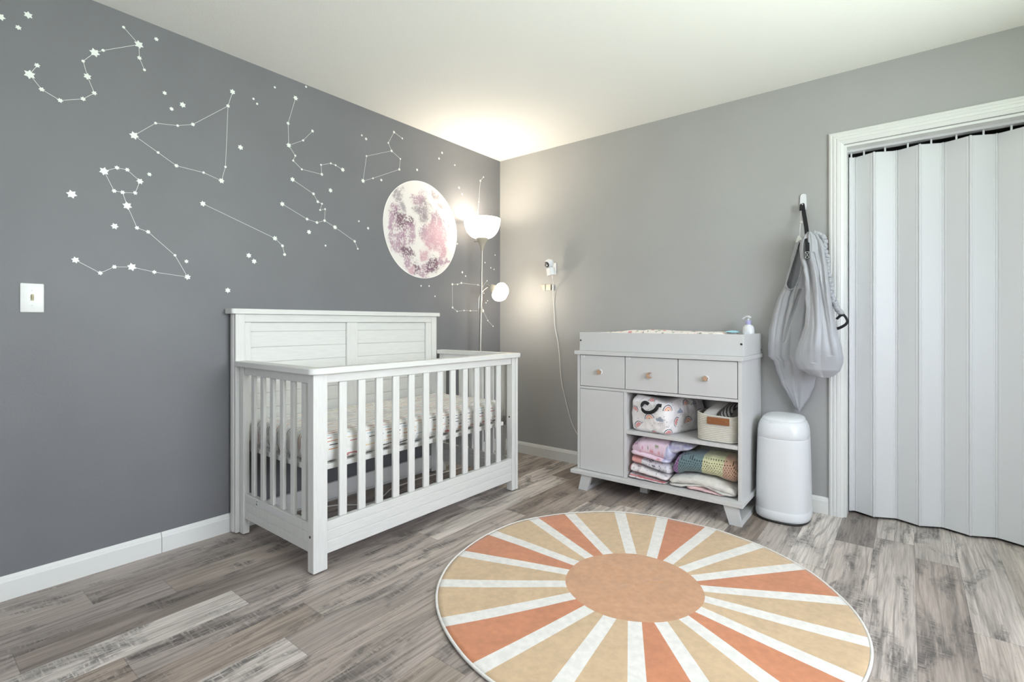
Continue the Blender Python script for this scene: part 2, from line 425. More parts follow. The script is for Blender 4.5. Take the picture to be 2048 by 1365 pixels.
CONST = [
 ('white constellation decal with a long winding hook shape at upper left of the dark wall', [(-2.608, 2.374, 0.0072), (-2.552, 2.322, 0.0185), (-2.550, 2.262, 0.01), (-2.531, 2.216, 0.0072), (-2.680, 2.241, 0.0072), (-2.709, 2.219, 0.0185), (-2.747, 2.167, 0.0072), (-2.733, 2.108, 0.0145), (-2.710, 2.046, 0.01), (-2.747, 2.008, 0.01), (-2.820, 1.976, 0.01), (-2.876, 2.001, 0.01), (-2.911, 2.047, 0.0185), (-2.889, 2.092, 0.01)], [(0, 1), (1, 2), (2, 3), (1, 4), (4, 5), (5, 6), (6, 7), (7, 8), (8, 9), (9, 10), (10, 11), (11, 12), (12, 13)]),
 ('white constellation decal shaped like a wide three-sided sail below the ceiling line', [(-2.152, 2.253, 0.0145), (-2.174, 2.173, 0.01), (-2.334, 2.029, 0.01), (-2.399, 2.003, 0.0072), (-2.488, 1.987, 0.0072), (-2.570, 1.906, 0.0185), (-2.478, 1.854, 0.0072), (-2.404, 1.811, 0.01), (-2.287, 1.806, 0.0072), (-2.205, 1.784, 0.0145), (-2.186, 1.859, 0.0072)], [(0, 1), (1, 2), (2, 3), (3, 4), (4, 5), (5, 6), (6, 7), (7, 8), (8, 9), (9, 10), (10, 1)]),
 ('white constellation decal with a tall stem, a fork and a squiggly tail', [(-1.814, 2.340, 0.0145), (-1.858, 2.183, 0.01), (-1.854, 2.061, 0.0145), (-1.769, 2.113, 0.0072), (-1.711, 2.184, 0.01), (-1.816, 2.013, 0.0072), (-1.828, 1.982, 0.0072), (-1.777, 1.945, 0.0072), (-1.652, 1.945, 0.01), (-1.657, 2.000, 0.0072), (-1.593, 2.025, 0.0072), (-1.561, 2.022, 0.0072), (-1.512, 2.006, 0.0145)], [(0, 1), (1, 2), (2, 3), (3, 4), (2, 5), (5, 6), (6, 7), (7, 8), (8, 9), (9, 10), (10, 11), (11, 12)]),
 ('white constellation decal like a lopsided box with a crook on top, above the moon', [(-1.050, 2.332, 0.0072), (-1.121, 2.354, 0.01), (-1.168, 2.268, 0.0072), (-1.141, 2.222, 0.01), (-1.067, 2.187, 0.0072), (-1.076, 2.113, 0.01), (-1.290, 2.004, 0.0072), (-1.366, 1.970, 0.0145), (-1.340, 2.135, 0.0072)], [(0, 1), (1, 2), (2, 3), (3, 4), (4, 5), (5, 6), (6, 7), (7, 8), (8, 3)]),
 ('white constellation decal with two long arms meeting in a small zigzag, left of the moon', [(-1.832, 1.874, 0.0145), (-1.705, 1.819, 0.01), (-1.678, 1.778, 0.01), (-1.651, 1.771, 0.0072), (-1.663, 1.732, 0.0072), (-1.631, 1.743, 0.0072), (-1.634, 1.674, 0.01), (-1.683, 1.655, 0.01), (-1.745, 1.665, 0.01), (-1.891, 1.725, 0.0145), (-1.565, 1.645, 0.0145), (-1.427, 1.577, 0.01), (-1.405, 1.533, 0.0072)], [(0, 1), (1, 2), (2, 3), (3, 4), (4, 5), (5, 6), (6, 7), (7, 8), (8, 9), (6, 10), (10, 11), (11, 12)]),
 ('white constellation decal of one long sloping line with a short tail, above the headboard', [(-2.290, 1.652, 0.0145), (-1.932, 1.529, 0.0145), (-1.890, 1.493, 0.01), (-1.878, 1.446, 0.01)], [(0, 1), (1, 2), (2, 3)]),
 ('white constellation decal with a small closed loop and two long legs above the light switch', [(-2.677, 1.720, 0.0185), (-2.632, 1.746, 0.01), (-2.595, 1.746, 0.01), (-2.548, 1.705, 0.0145), (-2.566, 1.649, 0.01), (-2.612, 1.642, 0.01), (-2.642, 1.642, 0.01), (-2.595, 1.586, 0.0185), (-2.559, 1.493, 0.01), (-2.517, 1.481, 0.01), (-2.410, 1.385, 0.0072), (-2.357, 1.286, 0.0145), (-2.493, 1.299, 0.01), (-2.578, 1.315, 0.0185), (-2.641, 1.310, 0.01), (-2.690, 1.279, 0.01), (-2.772, 1.327, 0.0145)], [(0, 1), (1, 2), (2, 3), (3, 4), (4, 5), (5, 6), (6, 0), (5, 7), (7, 8), (8, 9), (9, 10), (10, 11), (11, 12), (12, 13), (13, 14), (14, 15), (15, 16)]),
 ('white constellation decal as a short upright line just above the torchiere bowl', [(-0.212, 2.258, 0.0072), (-0.251, 2.219, 0.01), (-0.269, 2.045, 0.0072), (-0.281, 1.960, 0.01), (-0.275, 1.870, 0.0072)], [(0, 1), (1, 2), (2, 3), (3, 4)]),
 ('white constellation decal forming an open box behind the lamp pole and reading arm', [(-0.168, 1.413, 0.0072), (-0.224, 1.363, 0.0072), (-0.281, 1.373, 0.0072), (-0.471, 1.376, 0.01), (-0.513, 1.363, 0.0072), (-0.569, 1.360, 0.01), (-0.567, 1.183, 0.01), (-0.518, 1.155, 0.0072), (-0.441, 1.163, 0.0072), (-0.369, 1.162, 0.0072), (-0.218, 1.165, 0.0145), (-0.159, 1.086, 0.0072), (-0.092, 1.038, 0.0072), (-0.208, 1.308, 0.0072)], [(0, 1), (1, 2), (2, 3), (3, 4), (4, 5), (5, 6), (6, 7), (7, 8), (8, 9), (9, 10), (10, 11), (11, 12), (1, 13)]),
]
LOOSE = [
 (-2.992, 2.236, 0.0145, 'white star decal cut by the left edge of the picture, top left'),
 (-2.915, 2.280, 0.0145, 'white star decal topmost of the pair left of the winding constellation'),
 (-2.943, 2.218, 0.01, 'small white star decal just below the topmost star at far left'),
 (-2.485, 2.376, 0.01, 'white star decal right of the winding constellation close to the ceiling'),
 (-2.452, 2.139, 0.01, 'small white star decal above the pair over the sail constellation'),
 (-2.424, 2.074, 0.01, 'white star decal lower left of the pair over the sail constellation'),
 (-2.378, 2.109, 0.0145, 'larger white star decal upper right of the pair over the sail constellation'),
 (-2.113, 1.978, 0.0145, 'white star decal alone to the right of the sail constellation'),
 (-2.047, 2.254, 0.0072, 'tiny white dot decal upper of two between sail and forked constellations'),
 (-2.028, 2.234, 0.0072, 'tiny white dot decal lower of two between sail and forked constellations'),
 (-1.933, 2.357, 0.0072, 'tiny white dot decal near the ceiling left of the forked constellation top'),
 (-1.751, 2.427, 0.0072, 'tiny white dot decal touching the ceiling line right of the forked constellation'),
 (-1.225, 2.007, 0.01, 'small white star decal just under the base of the box-like constellation'),
 (-1.375, 2.258, 0.0072, 'tiny white dot decal upper of two left of the box-like constellation'),
 (-1.343, 2.244, 0.01, 'small white star decal lower of two left of the box-like constellation'),
 (-0.918, 2.148, 0.01, 'white star decal directly above the top of the pink moon'),
 (-0.707, 2.282, 0.01, 'white star decal lower of the pair high above the moon right side'),
 (-0.676, 2.333, 0.01, 'white star decal upper of the pair high above the moon right side'),
 (-0.543, 2.274, 0.0072, 'tiny white dot decal between the high pair and the room corner'),
 (-1.595, 1.862, 0.0145, 'white star decal right of the zigzag of the two-armed constellation'),
 (-1.397, 1.708, 0.0072, 'tiny white dot decal upper left of the star beside the moon left edge'),
 (-1.328, 1.674, 0.01, 'white star decal closest to the left edge of the moon'),
 (-1.733, 1.592, 0.0145, 'white star decal below the left arm of the two-armed constellation'),
 (-1.628, 1.526, 0.0072, 'tiny white dot decal alone below the two-armed constellation'),
 (-2.512, 1.745, 0.01, 'small white star decal right of the closed loop above the switch'),
 (-2.784, 1.599, 0.0185, 'large white star decal alone left of the closed loop constellation'),
 (-2.640, 1.488, 0.0145, 'white star decal left of the leg of the loop constellation'),
 (-2.362, 1.361, 0.01, 'white star decal above the right foot of the loop constellation'),
 (-2.071, 1.420, 0.0145, 'white star decal upper left of the pair over the headboard left end'),
 (-2.044, 1.392, 0.0145, 'white star decal lower right of the pair over the headboard left end'),
 (-2.175, 1.231, 0.0145, 'white star decal lowest on the wall, just above the headboard corner'),
 (-0.407, 1.783, 0.01, 'small white star decal at the left flank of the torchiere bowl'),
 (-0.230, 1.926, 0.0072, 'tiny white dot decal peeking over the rim of the torchiere bowl'),
 (-0.496, 2.110, 0.01, 'white star decal upper of two right of the top of the moon'),
 (-0.463, 2.068, 0.0072, 'tiny white dot decal lower of two right of the top of the moon'),
 (-0.515, 1.675, 0.0072, 'tiny white dot decal touching the right edge of the moon'),
 (-0.066, 1.636, 0.0072, 'tiny white dot decal nearest the room corner below the torchiere'),
 (-0.193, 1.561, 0.0072, 'tiny white dot decal just right of the lamp pole below the socket'),
 (-0.121, 1.524, 0.0072, 'tiny white dot decal left of a pair above the reading lamp'),
 (-0.079, 1.515, 0.0072, 'tiny white dot decal right of a pair above the reading lamp'),
 (-0.881, 1.330, 0.0072, 'tiny white dot decal left of two under the bottom of the moon'),
 (-0.805, 1.333, 0.0072, 'tiny white dot decal right of two under the bottom of the moon'),
 (-0.747, 1.261, 0.0072, 'tiny white dot decal lowest under the moon, above the headboard right end'),
 (-0.460, 1.460, 0.01, 'small white star decal upper of two above the box constellation by the pole'),
 (-0.424, 1.433, 0.0072, 'tiny white dot decal lower of two above the box constellation by the pole'),
 (-0.162, 1.249, 0.0072, 'tiny white dot decal upper of two under the reading lamp arm'),
 (-0.181, 1.232, 0.0072, 'tiny white dot decal lower of two under the reading lamp arm'),
]
def star_mesh(bm, y, z, r, rot, small):
    """six-pointed paper star lying on the left wall; the small ones read as dots"""
    n = 12; inner = .78 if small else .60
    front = []; back = []
    for k in range(n):
        a = rot+2*pi*k/n; q = r*(1 if k % 2 == 0 else inner)
        if small: q *= .9
        front.append(bm.verts.new((.0016, y+q*math.cos(a), z+q*math.sin(a)))); back.append(bm.verts.new((.0004, y+q*math.cos(a), z+q*math.sin(a))))
    bm.faces.new(front); bm.faces.new(back[::-1])
    for k in range(n): bm.faces.new([front[k], front[(k+1)%n], back[(k+1)%n], back[k]])
rs_ = random.Random(5)
for lab, pts, ln in CONST:
    cy = sum(p[0] for p in pts)/len(pts); cz = sum(p[1] for p in pts)/len(pts)
    root = thing('constellation_decal', lab, 'wall decal', (0, cy, cz))
    for y, z, r in pts:
        b = B(); star_mesh(b, y, z, r, rs_.random(), r < .009); obj('star', b, M_DECAL, root)
    for i, j in ln:
        a = Vector((0, pts[i][0], pts[i][1])); c = Vector((0, pts[j][0], pts[j][1])); d = (c-a).normalized(); nn = Vector((0, -d.z, d.y))*.0007
        a = a+d*pts[i][2]*.7; c = c-d*pts[j][2]*.7
        b = B(); q = [b.verts.new(v+Vector((xo, 0, 0))) for xo in (.0004, .0012) for v in (a-nn, a+nn, c+nn, c-nn)]
        b.faces.new(q[:4]); b.faces.new(q[4:])
        for k in range(4): b.faces.new([q[k], q[(k+1)%4], q[4+(k+1)%4], q[4+k]])
        obj('line', b, M_DECAL, root)
for y, z, r, lab in LOOSE:
    b = B(); star_mesh(b, y, z, r, rs_.random(), r < .009)
    o = obj('star_decal', b, M_DECAL, None, origin=(0, y, z)); tag(o, lab, 'wall decal', 'loose star decals on the dark wall')

# ---------------------------------------------------------------- moon decal
def moon():
    cy, cz, R_ = -.868, 1.729, .345
    bm = B(); n = 110; rows = []
    seg = 220
    c0 = bm.verts.new((.0022, cy, cz)); prev = None
    for i in range(1, n+1):
        r = R_*i/n; ring = []
        for k in range(seg):
            a = 2*pi*k/seg; rr = r*(1+(.004*math.sin(5*a)+.003*math.sin(3*a+1)) if i == n else 1)
            ring.append(bm.verts.new((.0022, cy+rr*math.cos(a), cz+rr*math.sin(a))))
        if prev is None:
            for k in range(seg): bm.faces.new([c0, ring[k], ring[(k+1)%seg]])
        else:
            for k in range(seg): bm.faces.new([prev[k], ring[k], ring[(k+1)%seg], prev[(k+1)%seg]])
        prev = ring
    edge = [bm.verts.new((.0004, v.co.y, v.co.z)) for v in prev]
    for k in range(seg): bm.faces.new([prev[k], edge[k], edge[(k+1)%seg], prev[(k+1)%seg]])
    m = attrmat('moon_print', .35, sheen=0)
    o = obj('moon_decal', bm, m, None, origin=(0, cy, cz))
    tag(o, 'large round paper moon decal in white, mauve and pink on the dark wall', 'wall decal')
    # pigment patches: (u,v) in -1..1 on the disc, radius, kind
    PT = [(-.62,.62,.20,'g'),(-.50,.42,.14,'g'),(-.10,.62,.22,'m'),(.05,.45,.22,'g'),(-.05,.28,.20,'g'),(.55,.62,.14,'g'),(.38,.78,.10,'g'),(-.72,.12,.22,'m'),(-.52,.10,.25,'d'),
          (-.38,-.10,.22,'m'),(-.72,.28,.16,'m'),(.40,.20,.24,'m'),(.55,.05,.18,'p'),(.10,-.05,.22,'m'),(.20,-.22,.22,'p'),(.45,-.15,.26,'p'),(.30,.0,.30,'p'),(-.68,-.25,.20,'m'),(-.55,-.42,.24,'m'),
          (-.40,-.50,.18,'d'),(-.42,-.72,.14,'m'),(-.15,-.80,.18,'d'),(.12,-.78,.16,'m'),(.30,-.70,.22,'d'),(.52,-.62,.18,'m'),(.62,-.35,.18,'p'),(.72,-.60,.12,'m'),(.05,-.93,.16,'m'),(-.30,-.88,.12,'p'),(.05,-.50,.16,'p'),(.80,.25,.12,'m'),(-.85,-.05,.10,'m')]
    K = {'g': (.30, .25, .28), 'm': (.36, .20, .29), 'd': (.16, .08, .12), 'p': (.56, .34, .40)}
    def fn(p, nrm):
        u = (p.y-cy)/R_; v = (p.z-cz)/R_
        if u*u+v*v > .975: return (.86, .84, .80)
        q = Vector((u*2.6, v*2.6, 1.3)); w = noise.fractal(q*1.3, 1.0, 2.0, 5)
        f1 = noise.noise(Vector((u*24, v*24, 3))); f2 = noise.noise(Vector((u*46, v*46, 8))); f0 = noise.noise(Vector((u*9, v*9, 5)))
        col = Vector((.76, .72, .70)); 
        uu = u+w*.12; vv = v+noise.fractal(q*1.3+Vector((9,2,1)), 1.0, 2.0, 5)*.12
        for a, b_, r, k in PT:
            d = math.hypot(uu-a, vv-b_)/r
            if d < 1.25:
                s = max(0, 1-max(0, (d-.45)/.6)); sp = f1*.9+f2*1.3+f0*.9
                thr = max(0, min(1, (sp-.45+s*.95)*3.0))
                s2 = thr*min(1, s*2.2)*({'g': .55, 'm': .58, 'd': .75, 'p': .45}[k]) + s*({'g': .16, 'm': .12, 'd': .10, 'p': .38}[k])
                kc = Vector(K[k]); col = col.lerp(kc, min(.95, s2*1.1))
        return col
    paintattr(o, fn)
moon()

# ---------------------------------------------------------------- light switch on the left wall
def switch():
    root = thing('light_switch', 'white toggle light switch plate on the dark wall near its left end', 'light switch', (0, -2.904, 1.163))
    obj('plate', abox((.0004, -2.939, 1.106), (.0065, -2.869, 1.221), .004, 3), M_TRIM, root, smooth=True)
    b = B(); box(b, (.006, -2.909, 1.152), (.0085, -2.899, 1.176), .001); obj('toggle_surround', b, M_IVORY, root)
    b = B(); box(b, (-.006, -.0035, -.009), (.009, .0035, .009), .0015, 2, TR((.010, -2.904, 1.168), 0, .45)); obj('toggle', b, M_IVORY, root)
    for z in (1.134, 1.193):
        b = B(); lathe(b, [(.0035, 0), (.0035, .0012), (.002, .0018)], TR((.0062, -2.904, z), 0, pi/2), 16); obj('screw', b, M_TRIM, root)
switch()

# ---------------------------------------------------------------- crib
def crib():
    c = thing('crib', 'white wooden slatted crib with planked headboard against the dark wall', 'crib', (.40, -1.47, 0))
    y0, y1 = -2.150, -.745        # front (camera side) and far end faces
    def part(name, boxes, m=M_CRIB, bev=.003):
        b = B()
        for lo, hi in boxes: box(b, lo, hi, bev)
        return obj(name, b, m, c)
    # four posts
    l = part('leg', [((.722, y0, .006), (.768, y0+.066, .846))]);
    l2 = part('leg', [((.720, -.802, .006), (.765, -.768, .846)), ((.720, -.766, .006), (.768, y1, .846))])
    l3 = part('leg', [((.022, -2.172, .006), (.052, -2.122, 1.111)), ((.050, -2.168, .006), (.074, -2.122, 1.111)), ((.078, y0, .006), (.116, y0+.032, .846))])
    l4 = part('leg', [((.022, -.840, .006), (.066, -.792, 1.111)), ((.078, -.777, .006), (.116, y1, .846))])
    for (x, y) in ((.745, -2.117), (.743, -.775), (.048, -2.145), (.045, -.816)):
        b = B(); lathe(b, [(.012, 0), (.012, .007)], TR((x, y, 0)), 16); obj('glide', b, M_BOLT, c)
    # cap rail wrapping three sides with rounded corners
    def ring_rail(name, z0, z1, ox, oy0, oy1, wid, rad, xb, m):
        def path(off):
            X = ox-off; Y0 = oy0+off; Y1 = oy1-off; r = max(.004, rad-off); P_ = [(xb, Y0)]
            for k in range(9): a = -pi/2+k*pi/16; P_.append((X-r+r*math.cos(a), Y0+r+r*math.sin(a)))
            for k in range(9): a = k*pi/16; P_.append((X-r+r*math.cos(a), Y1-r+r*math.sin(a)))
            P_.append((xb, Y1)); return P_
        o_, i_ = path(0), path(wid); b = B()
        e = .003
        lay = []
        for off, z in ((e, z0), (0, z0+e), (0, z1-e), (e, z1)):
            P_ = path(off); lay.append([b.verts.new((x, y, z)) for x, y in P_])
        lay.append([b.verts.new((x, y, z1)) for x, y in i_]); lay.append([b.verts.new((x, y, z0)) for x, y in i_])
        n = len(o_)
        for j in range(6):
            A, C_ = lay[j], lay[(j+1) % 6]
            for k in range(n-1): b.faces.new([A[k], A[k+1], C_[k+1], C_[k]])
        b.faces.new([L_[0] for L_ in lay]); b.faces.new([L_[-1] for L_ in lay])
        return obj(name, b, m, c, smooth=30)
    ring_rail('cap_rail', .846, .873, .792, -2.172, -.728, .062, .035, .068, M_CRIBH)
    # upper rails under the cap
    part('upper_rail', [((.726, y0+.068, .805), (.760, -.804, .8455))], M_CRIBH)
    part('upper_rail', [((.118, y0+.006, .805), (.7215, y0+.036, .8455))])
    part('upper_rail', [((.118, y1-.036, .805), (.7195, y1-.006, .8455))])
    # lower aprons with two shallow grooves
    def apron(kind):
        zs = [(.070, .122), (.125, .167), (.170, .208)]
        b = B()
        for a, z in zs:
            if kind == 'front': box(b, (.732, y0+.067, a), (.762, -.803, z), .0016, 1)
            if kind == 'near': box(b, (.117, y0+.008, a+.014 if a < .1 else a), (.7215, y0+.034, z), .0016, 1)
            if kind == 'far': box(b, (.117, y1-.034, a+.014 if a < .1 else a), (.7195, y1-.008, z), .0016, 1)
        if kind == 'front': box(b, (.735, y0+.067, .072), (.759, -.803, .206))
        if kind == 'near': box(b, (.117, y0+.011, .086), (.7215, y0+.031, .206))
        if kind == 'far': box(b, (.117, y1-.031, .086), (.7195, y1-.011, .206))
        return obj('lower_apron', b, M_CRIBH if kind == 'front' else M_CRIB, c)
    apron('front'); near_ap = apron('near'); apron('far')
    # slats
    for k in range(12):
        y = -1.998+k*.0983
        b = B(); box(b, (.738, y-.0195, .2085), (.754, y+.0195, .8045), .004, 2); obj('slat', b, M_CRIB, c)
    for yy in (y0+.021, y1-.021):
        for k in range(6):
            x = .190+k*.0945
            b = B(); box(b, (x-.017, yy-.008, .2085), (x+.017, yy+.008, .8045), .004, 2); obj('slat', b, M_CRIB, c)
    # headboard
    b = B(); # cap with rounded ends
    P_ = []
    for cx_, cy_, a0 in ((.073, -2.177, -pi/2), (.073, -.785, 0)):
        for k in range(7): a = a0+k*pi/12; P_.append((cx_+.013*math.cos(a), cy_+.013*math.sin(a)))
    P_ += [(.006, -.772), (.006, -2.190)]
    prism(b, P_, 'z', 1.1115, 1.137); bmesh.ops.bevel(b, geom=[e for e in b.edges if abs(e.verts[0].co.z-e.verts[1].co.z) < 1e-6], offset=.002, segments=2, affect='EDGES')
    obj('headboard_cap', b, M_CRIBH, c, smooth=30)
    part('headboard_rail', [((.040, -2.1215, 1.069), (.066, -.8405, 1.111))], M_CRIBH)
    part('headboard_stile', [((.040, -2.1215, .415), (.064, -2.088, 1.0685))])
    part('headboard_stile', [((.040, -1.524, .415), (.064, -1.448, 1.0685))])
    part('headboard_stile', [((.040, -.892, .415), (.064, -.8405, 1.0685))])
    zz = [.415, .455, .535, .615, .695, .777, .858, .937, 1.019, 1.0685]
    for ya, yb in ((-2.0875, -1.5245), (-1.4475, -.8925)):
        b = B()
        for k in range(len(zz)-1): box(b, (.036, ya, zz[k]+.001), (.052, yb, zz[k+1]-.001), .0022, 2)
        box(b, (.040, ya, .416), (.047, yb, 1.068))
        obj('plank_panel', b, M_CRIBH, c)
    part('headboard_lower_rail', [((.040, -2.1215, .030), (.064, -.8405, .124))], M_CRIBH)
    # mattress support
    ms = part('mattress_support', [((.085, -2.108, .414), (.706, -.815, .438))], M_CRIBH)
    for x, y in ((.11, -2.112), (.69, -2.112), (.11, -.790), (.69, -.790)):
        part('support_bracket', [((x-.012, y-.003, .414), (x+.012, y+.003, .47))], M_METAL, .001)
    # bolts seen on the posts
    for p, ax in (((.768, -2.117, .0), None),):
        pass
    for (x, y, z, ry, rx) in ((.742, y0-.001, .158, 0, pi/2), (.742, -.802, .815, 0, pi/2), (.742, -.802, .47, 0, pi/2)):
        b = B(); lathe(b, [(.0055, -.0005), (.0055, .001), (.003, .0012)], TR((x, y, z), rx, ry), 16); obj('bolt', b, M_BOLT, c)
    # white warning label on the near apron
    b = B(); box(b, (.235, y0+.0070, .172), (.262, y0+.0079, .204)); s = obj('warning_label', b, M_DECAL, c, label='small white printed label')
    b = B(); box(b, (.268, y0+.0070, .178), (.50, y0+.0079, .196)); obj('warning_label', b, mat('label_film', (.68,.68,.69,1), .3), c, label='long pale label strip')
    b = B()
    M_INK = mat('grey_ink', (.22, .22, .23, 1), .6)
    for z in (.199, .195): box(b, (.239, y0+.0064, z-.0009), (.258, y0+.0071, z+.0009))
    box(b, (.239, y0+.0064, .178), (.247, y0+.0071, .189)); box(b, (.250, y0+.0064, .178), (.258, y0+.0071, .180)); box(b, (.250, y0+.0064, .184), (.258, y0+.0071, .186))
    obj('label_print', b, M_INK, s)
crib()

# ---------------------------------------------------------------- crib mattress in a fitted sheet
def sheet_mat():
    m, t, p = newmat('dash_print_sheet')
    a = N(t, 'ShaderNodeAttribute'); a.attribute_name = 'dash'
    s = N(t, 'ShaderNodeSeparateXYZ'); t.links.new(a.outputs['Vector'], s.inputs[0]); u, v = s.outputs[0], s.outputs[1]
    pitch = .0175
    vr = math_(t, 'DIVIDE', v, pitch); row = math_(t, 'FLOOR', vr); fv = math_(t, 'FRACT', vr)
    w1 = N(t, 'ShaderNodeTexWhiteNoise', noise_dimensions='1D'); t.links.new(row, w1.inputs['W'])
    L = .105
    ur = math_(t, 'ADD', math_(t, 'DIVIDE', u, L), math_(t, 'MULTIPLY', w1.outputs[0], 7.3)); cell = math_(t, 'FLOOR', ur); fu = math_(t, 'FRACT', ur)
    cv = N(t, 'ShaderNodeCombineXYZ'); t.links.new(row, cv.inputs[0]); t.links.new(cell, cv.inputs[1])
    w2 = N(t, 'ShaderNodeTexWhiteNoise', noise_dimensions='2D'); t.links.new(cv.outputs[0], w2.inputs['Vector'])
    colr = ramp(t, w2.outputs[0], [(0, srgb(56, 62, 84)), (.14, srgb(176, 84, 60)), (.28, srgb(222, 190, 140)), (.40, srgb(150, 180, 200)), (.52, srgb(200, 140, 96)), (.66, srgb(70, 66, 66)), (.80, srgb(190, 110, 108)), (.9, srgb(206, 205, 170))], 'CONSTANT')
    on = math_(t, 'MULTIPLY', math_(t, 'LESS_THAN', math_(t, 'ABSOLUTE', math_(t, 'SUBTRACT', fv, .5)), .11), math_(t, 'LESS_THAN', math_(t, 'ABSOLUTE', math_(t, 'SUBTRACT', fu, .5)), .40))
    w3 = N(t, 'ShaderNodeTexWhiteNoise', noise_dimensions='3D'); t.links.new(cv.outputs[0], w3.inputs['Vector']); on = math_(t, 'MULTIPLY', on, math_(t, 'GREATER_THAN', w3.outputs[0], .22))
    t.links.new(mixc(t, on, (.78, .77, .75, 1), colr), p.inputs['Base Color']); p.inputs['Roughness'].default_value = .85
    return m
def mattress():
    x0, x1, y0_, y1_, z0, z1 = .098, .704, -2.098, -.812, .4385, .575
    # rounded box sampled on a cube sphere-like grid
    b = B(); nx, ny, nz = 56, 120, 16
    def rb(p):      # push onto a rounded box with radius r, puffy sheet with wrinkles near the hem
        r = .045; c = [(x0+x1)/2, (y0_+y1_)/2, (z0+z1)/2]; hx = [(x1-x0)/2, (y1_-y0_)/2, (z1-z0)/2]
        q = [p[i]-c[i] for i in range(3)]; inner = [max(-hx[i]+r, min(hx[i]-r, q[i])) for i in range(3)]
        d = Vector([q[i]-inner[i] for i in range(3)])
        if d.length > 1e-9: d = d.normalized()*r
        o = Vector(inner)+d+Vector(c); n_ = d.normalized() if d.length else Vector((0,0,1))
        low = max(0, min(1, (z0+.085-o.z)/.085))
        w = noise.fractal(Vector((o.x*16, o.y*16, o.z*40)), 1, 2, 3)
        o += n_*(.008*low*w+.0015*w)*(0 if n_.z < -.8 else 1)
        return o, n_
    t = bmesh.new()
    def face(fa, fb, f):
        g = [[None]*(fb+1) for _ in range(fa+1)]
        for i in range(fa+1):
            for j in range(fb+1): g[i][j] = t.verts.new(f(i/fa, j/fb))
        for i in range(fa):
            for j in range(fb): t.faces.new([g[i][j], g[i+1][j], g[i+1][j+1], g[i][j+1]])
    L = lambda a, b_, s: a+(b_-a)*s
    for z in (z0, z1): face(nx, ny, lambda s, u: (L(x0, x1, s), L(y0_, y1_, u), z))
    for x in (x0, x1): face(ny, nz, lambda s, u: (x, L(y0_, y1_, s), L(z0, z1, u)))
    for y in (y0_, y1_): face(nx, nz, lambda s, u: (L(x0, x1, s), y, L(z0, z1, u)))
    bmesh.ops.remove_doubles(t, verts=t.verts[:], dist=1e-5)
    info = {}
    for v in t.verts:
        o, n_ = rb(v.co[:]); v.co = o
    o = obj('crib_mattress', t, sheet_mat(), None, smooth='all', origin=(.40, -1.455, .4385))
    me = o.data; at = me.attributes.new('dash', 'FLOAT_VECTOR', 'POINT')
    for i, v in enumerate(me.vertices):
        p = v.co+ORI[o]; n_ = v.normal; drop = z1-p.z
        endw = max(0, min(1, (abs(n_.y)-.3)/.3))
        vv = p.x + drop*(1 if n_.x > 0 else -1)*min(1, abs(n_.x)*1.3)*(1-endw)
        uu = p.y - drop*math.copysign(1, -n_.y if n_.y else 1)*endw
        wav = .004*noise.noise(Vector((p.x*5, p.y*5, p.z*12)))
        at.data[i].vector = (uu, vv+wav+1.0, 0)
    tag(o, 'crib mattress in a white fitted sheet printed with short coloured dashes', 'mattress')
mattress()

# white cords lying on the floor under the crib
b = B(); tube(b, smoothpts([(.070, -1.82, .0045), (.085, -1.70, .0045), (.125, -1.62, .0045), (.24, -1.50, .0045), (.20, -1.36, .0045), (.135, -1.25, .0045), (.12, -1.12, .0045), (.11, -.98, .0045), (.13, -.86, .0045), (.16, -.60, .0045), (.17, -.48, .0045)], 8), .0038, 8)
tag(obj('lamp_cable', b, M_CORD, None, True, origin=(.12, -1.3, 0)), 'white power cord snaking on the floor under the crib to the lamp', 'cord')
b = B(); tube(b, smoothpts([(.27, -1.56, .0115), (.31, -1.42, .0115), (.36, -1.30, .0115)], 6), 1, 12, flat=(.014, .011, (0, 0, 1)))
tag(obj('power_strip', b, M_CORD, None, 30, origin=(.3, -1.4, 0)), 'slim white power strip on the floor beneath the crib', 'power strip')

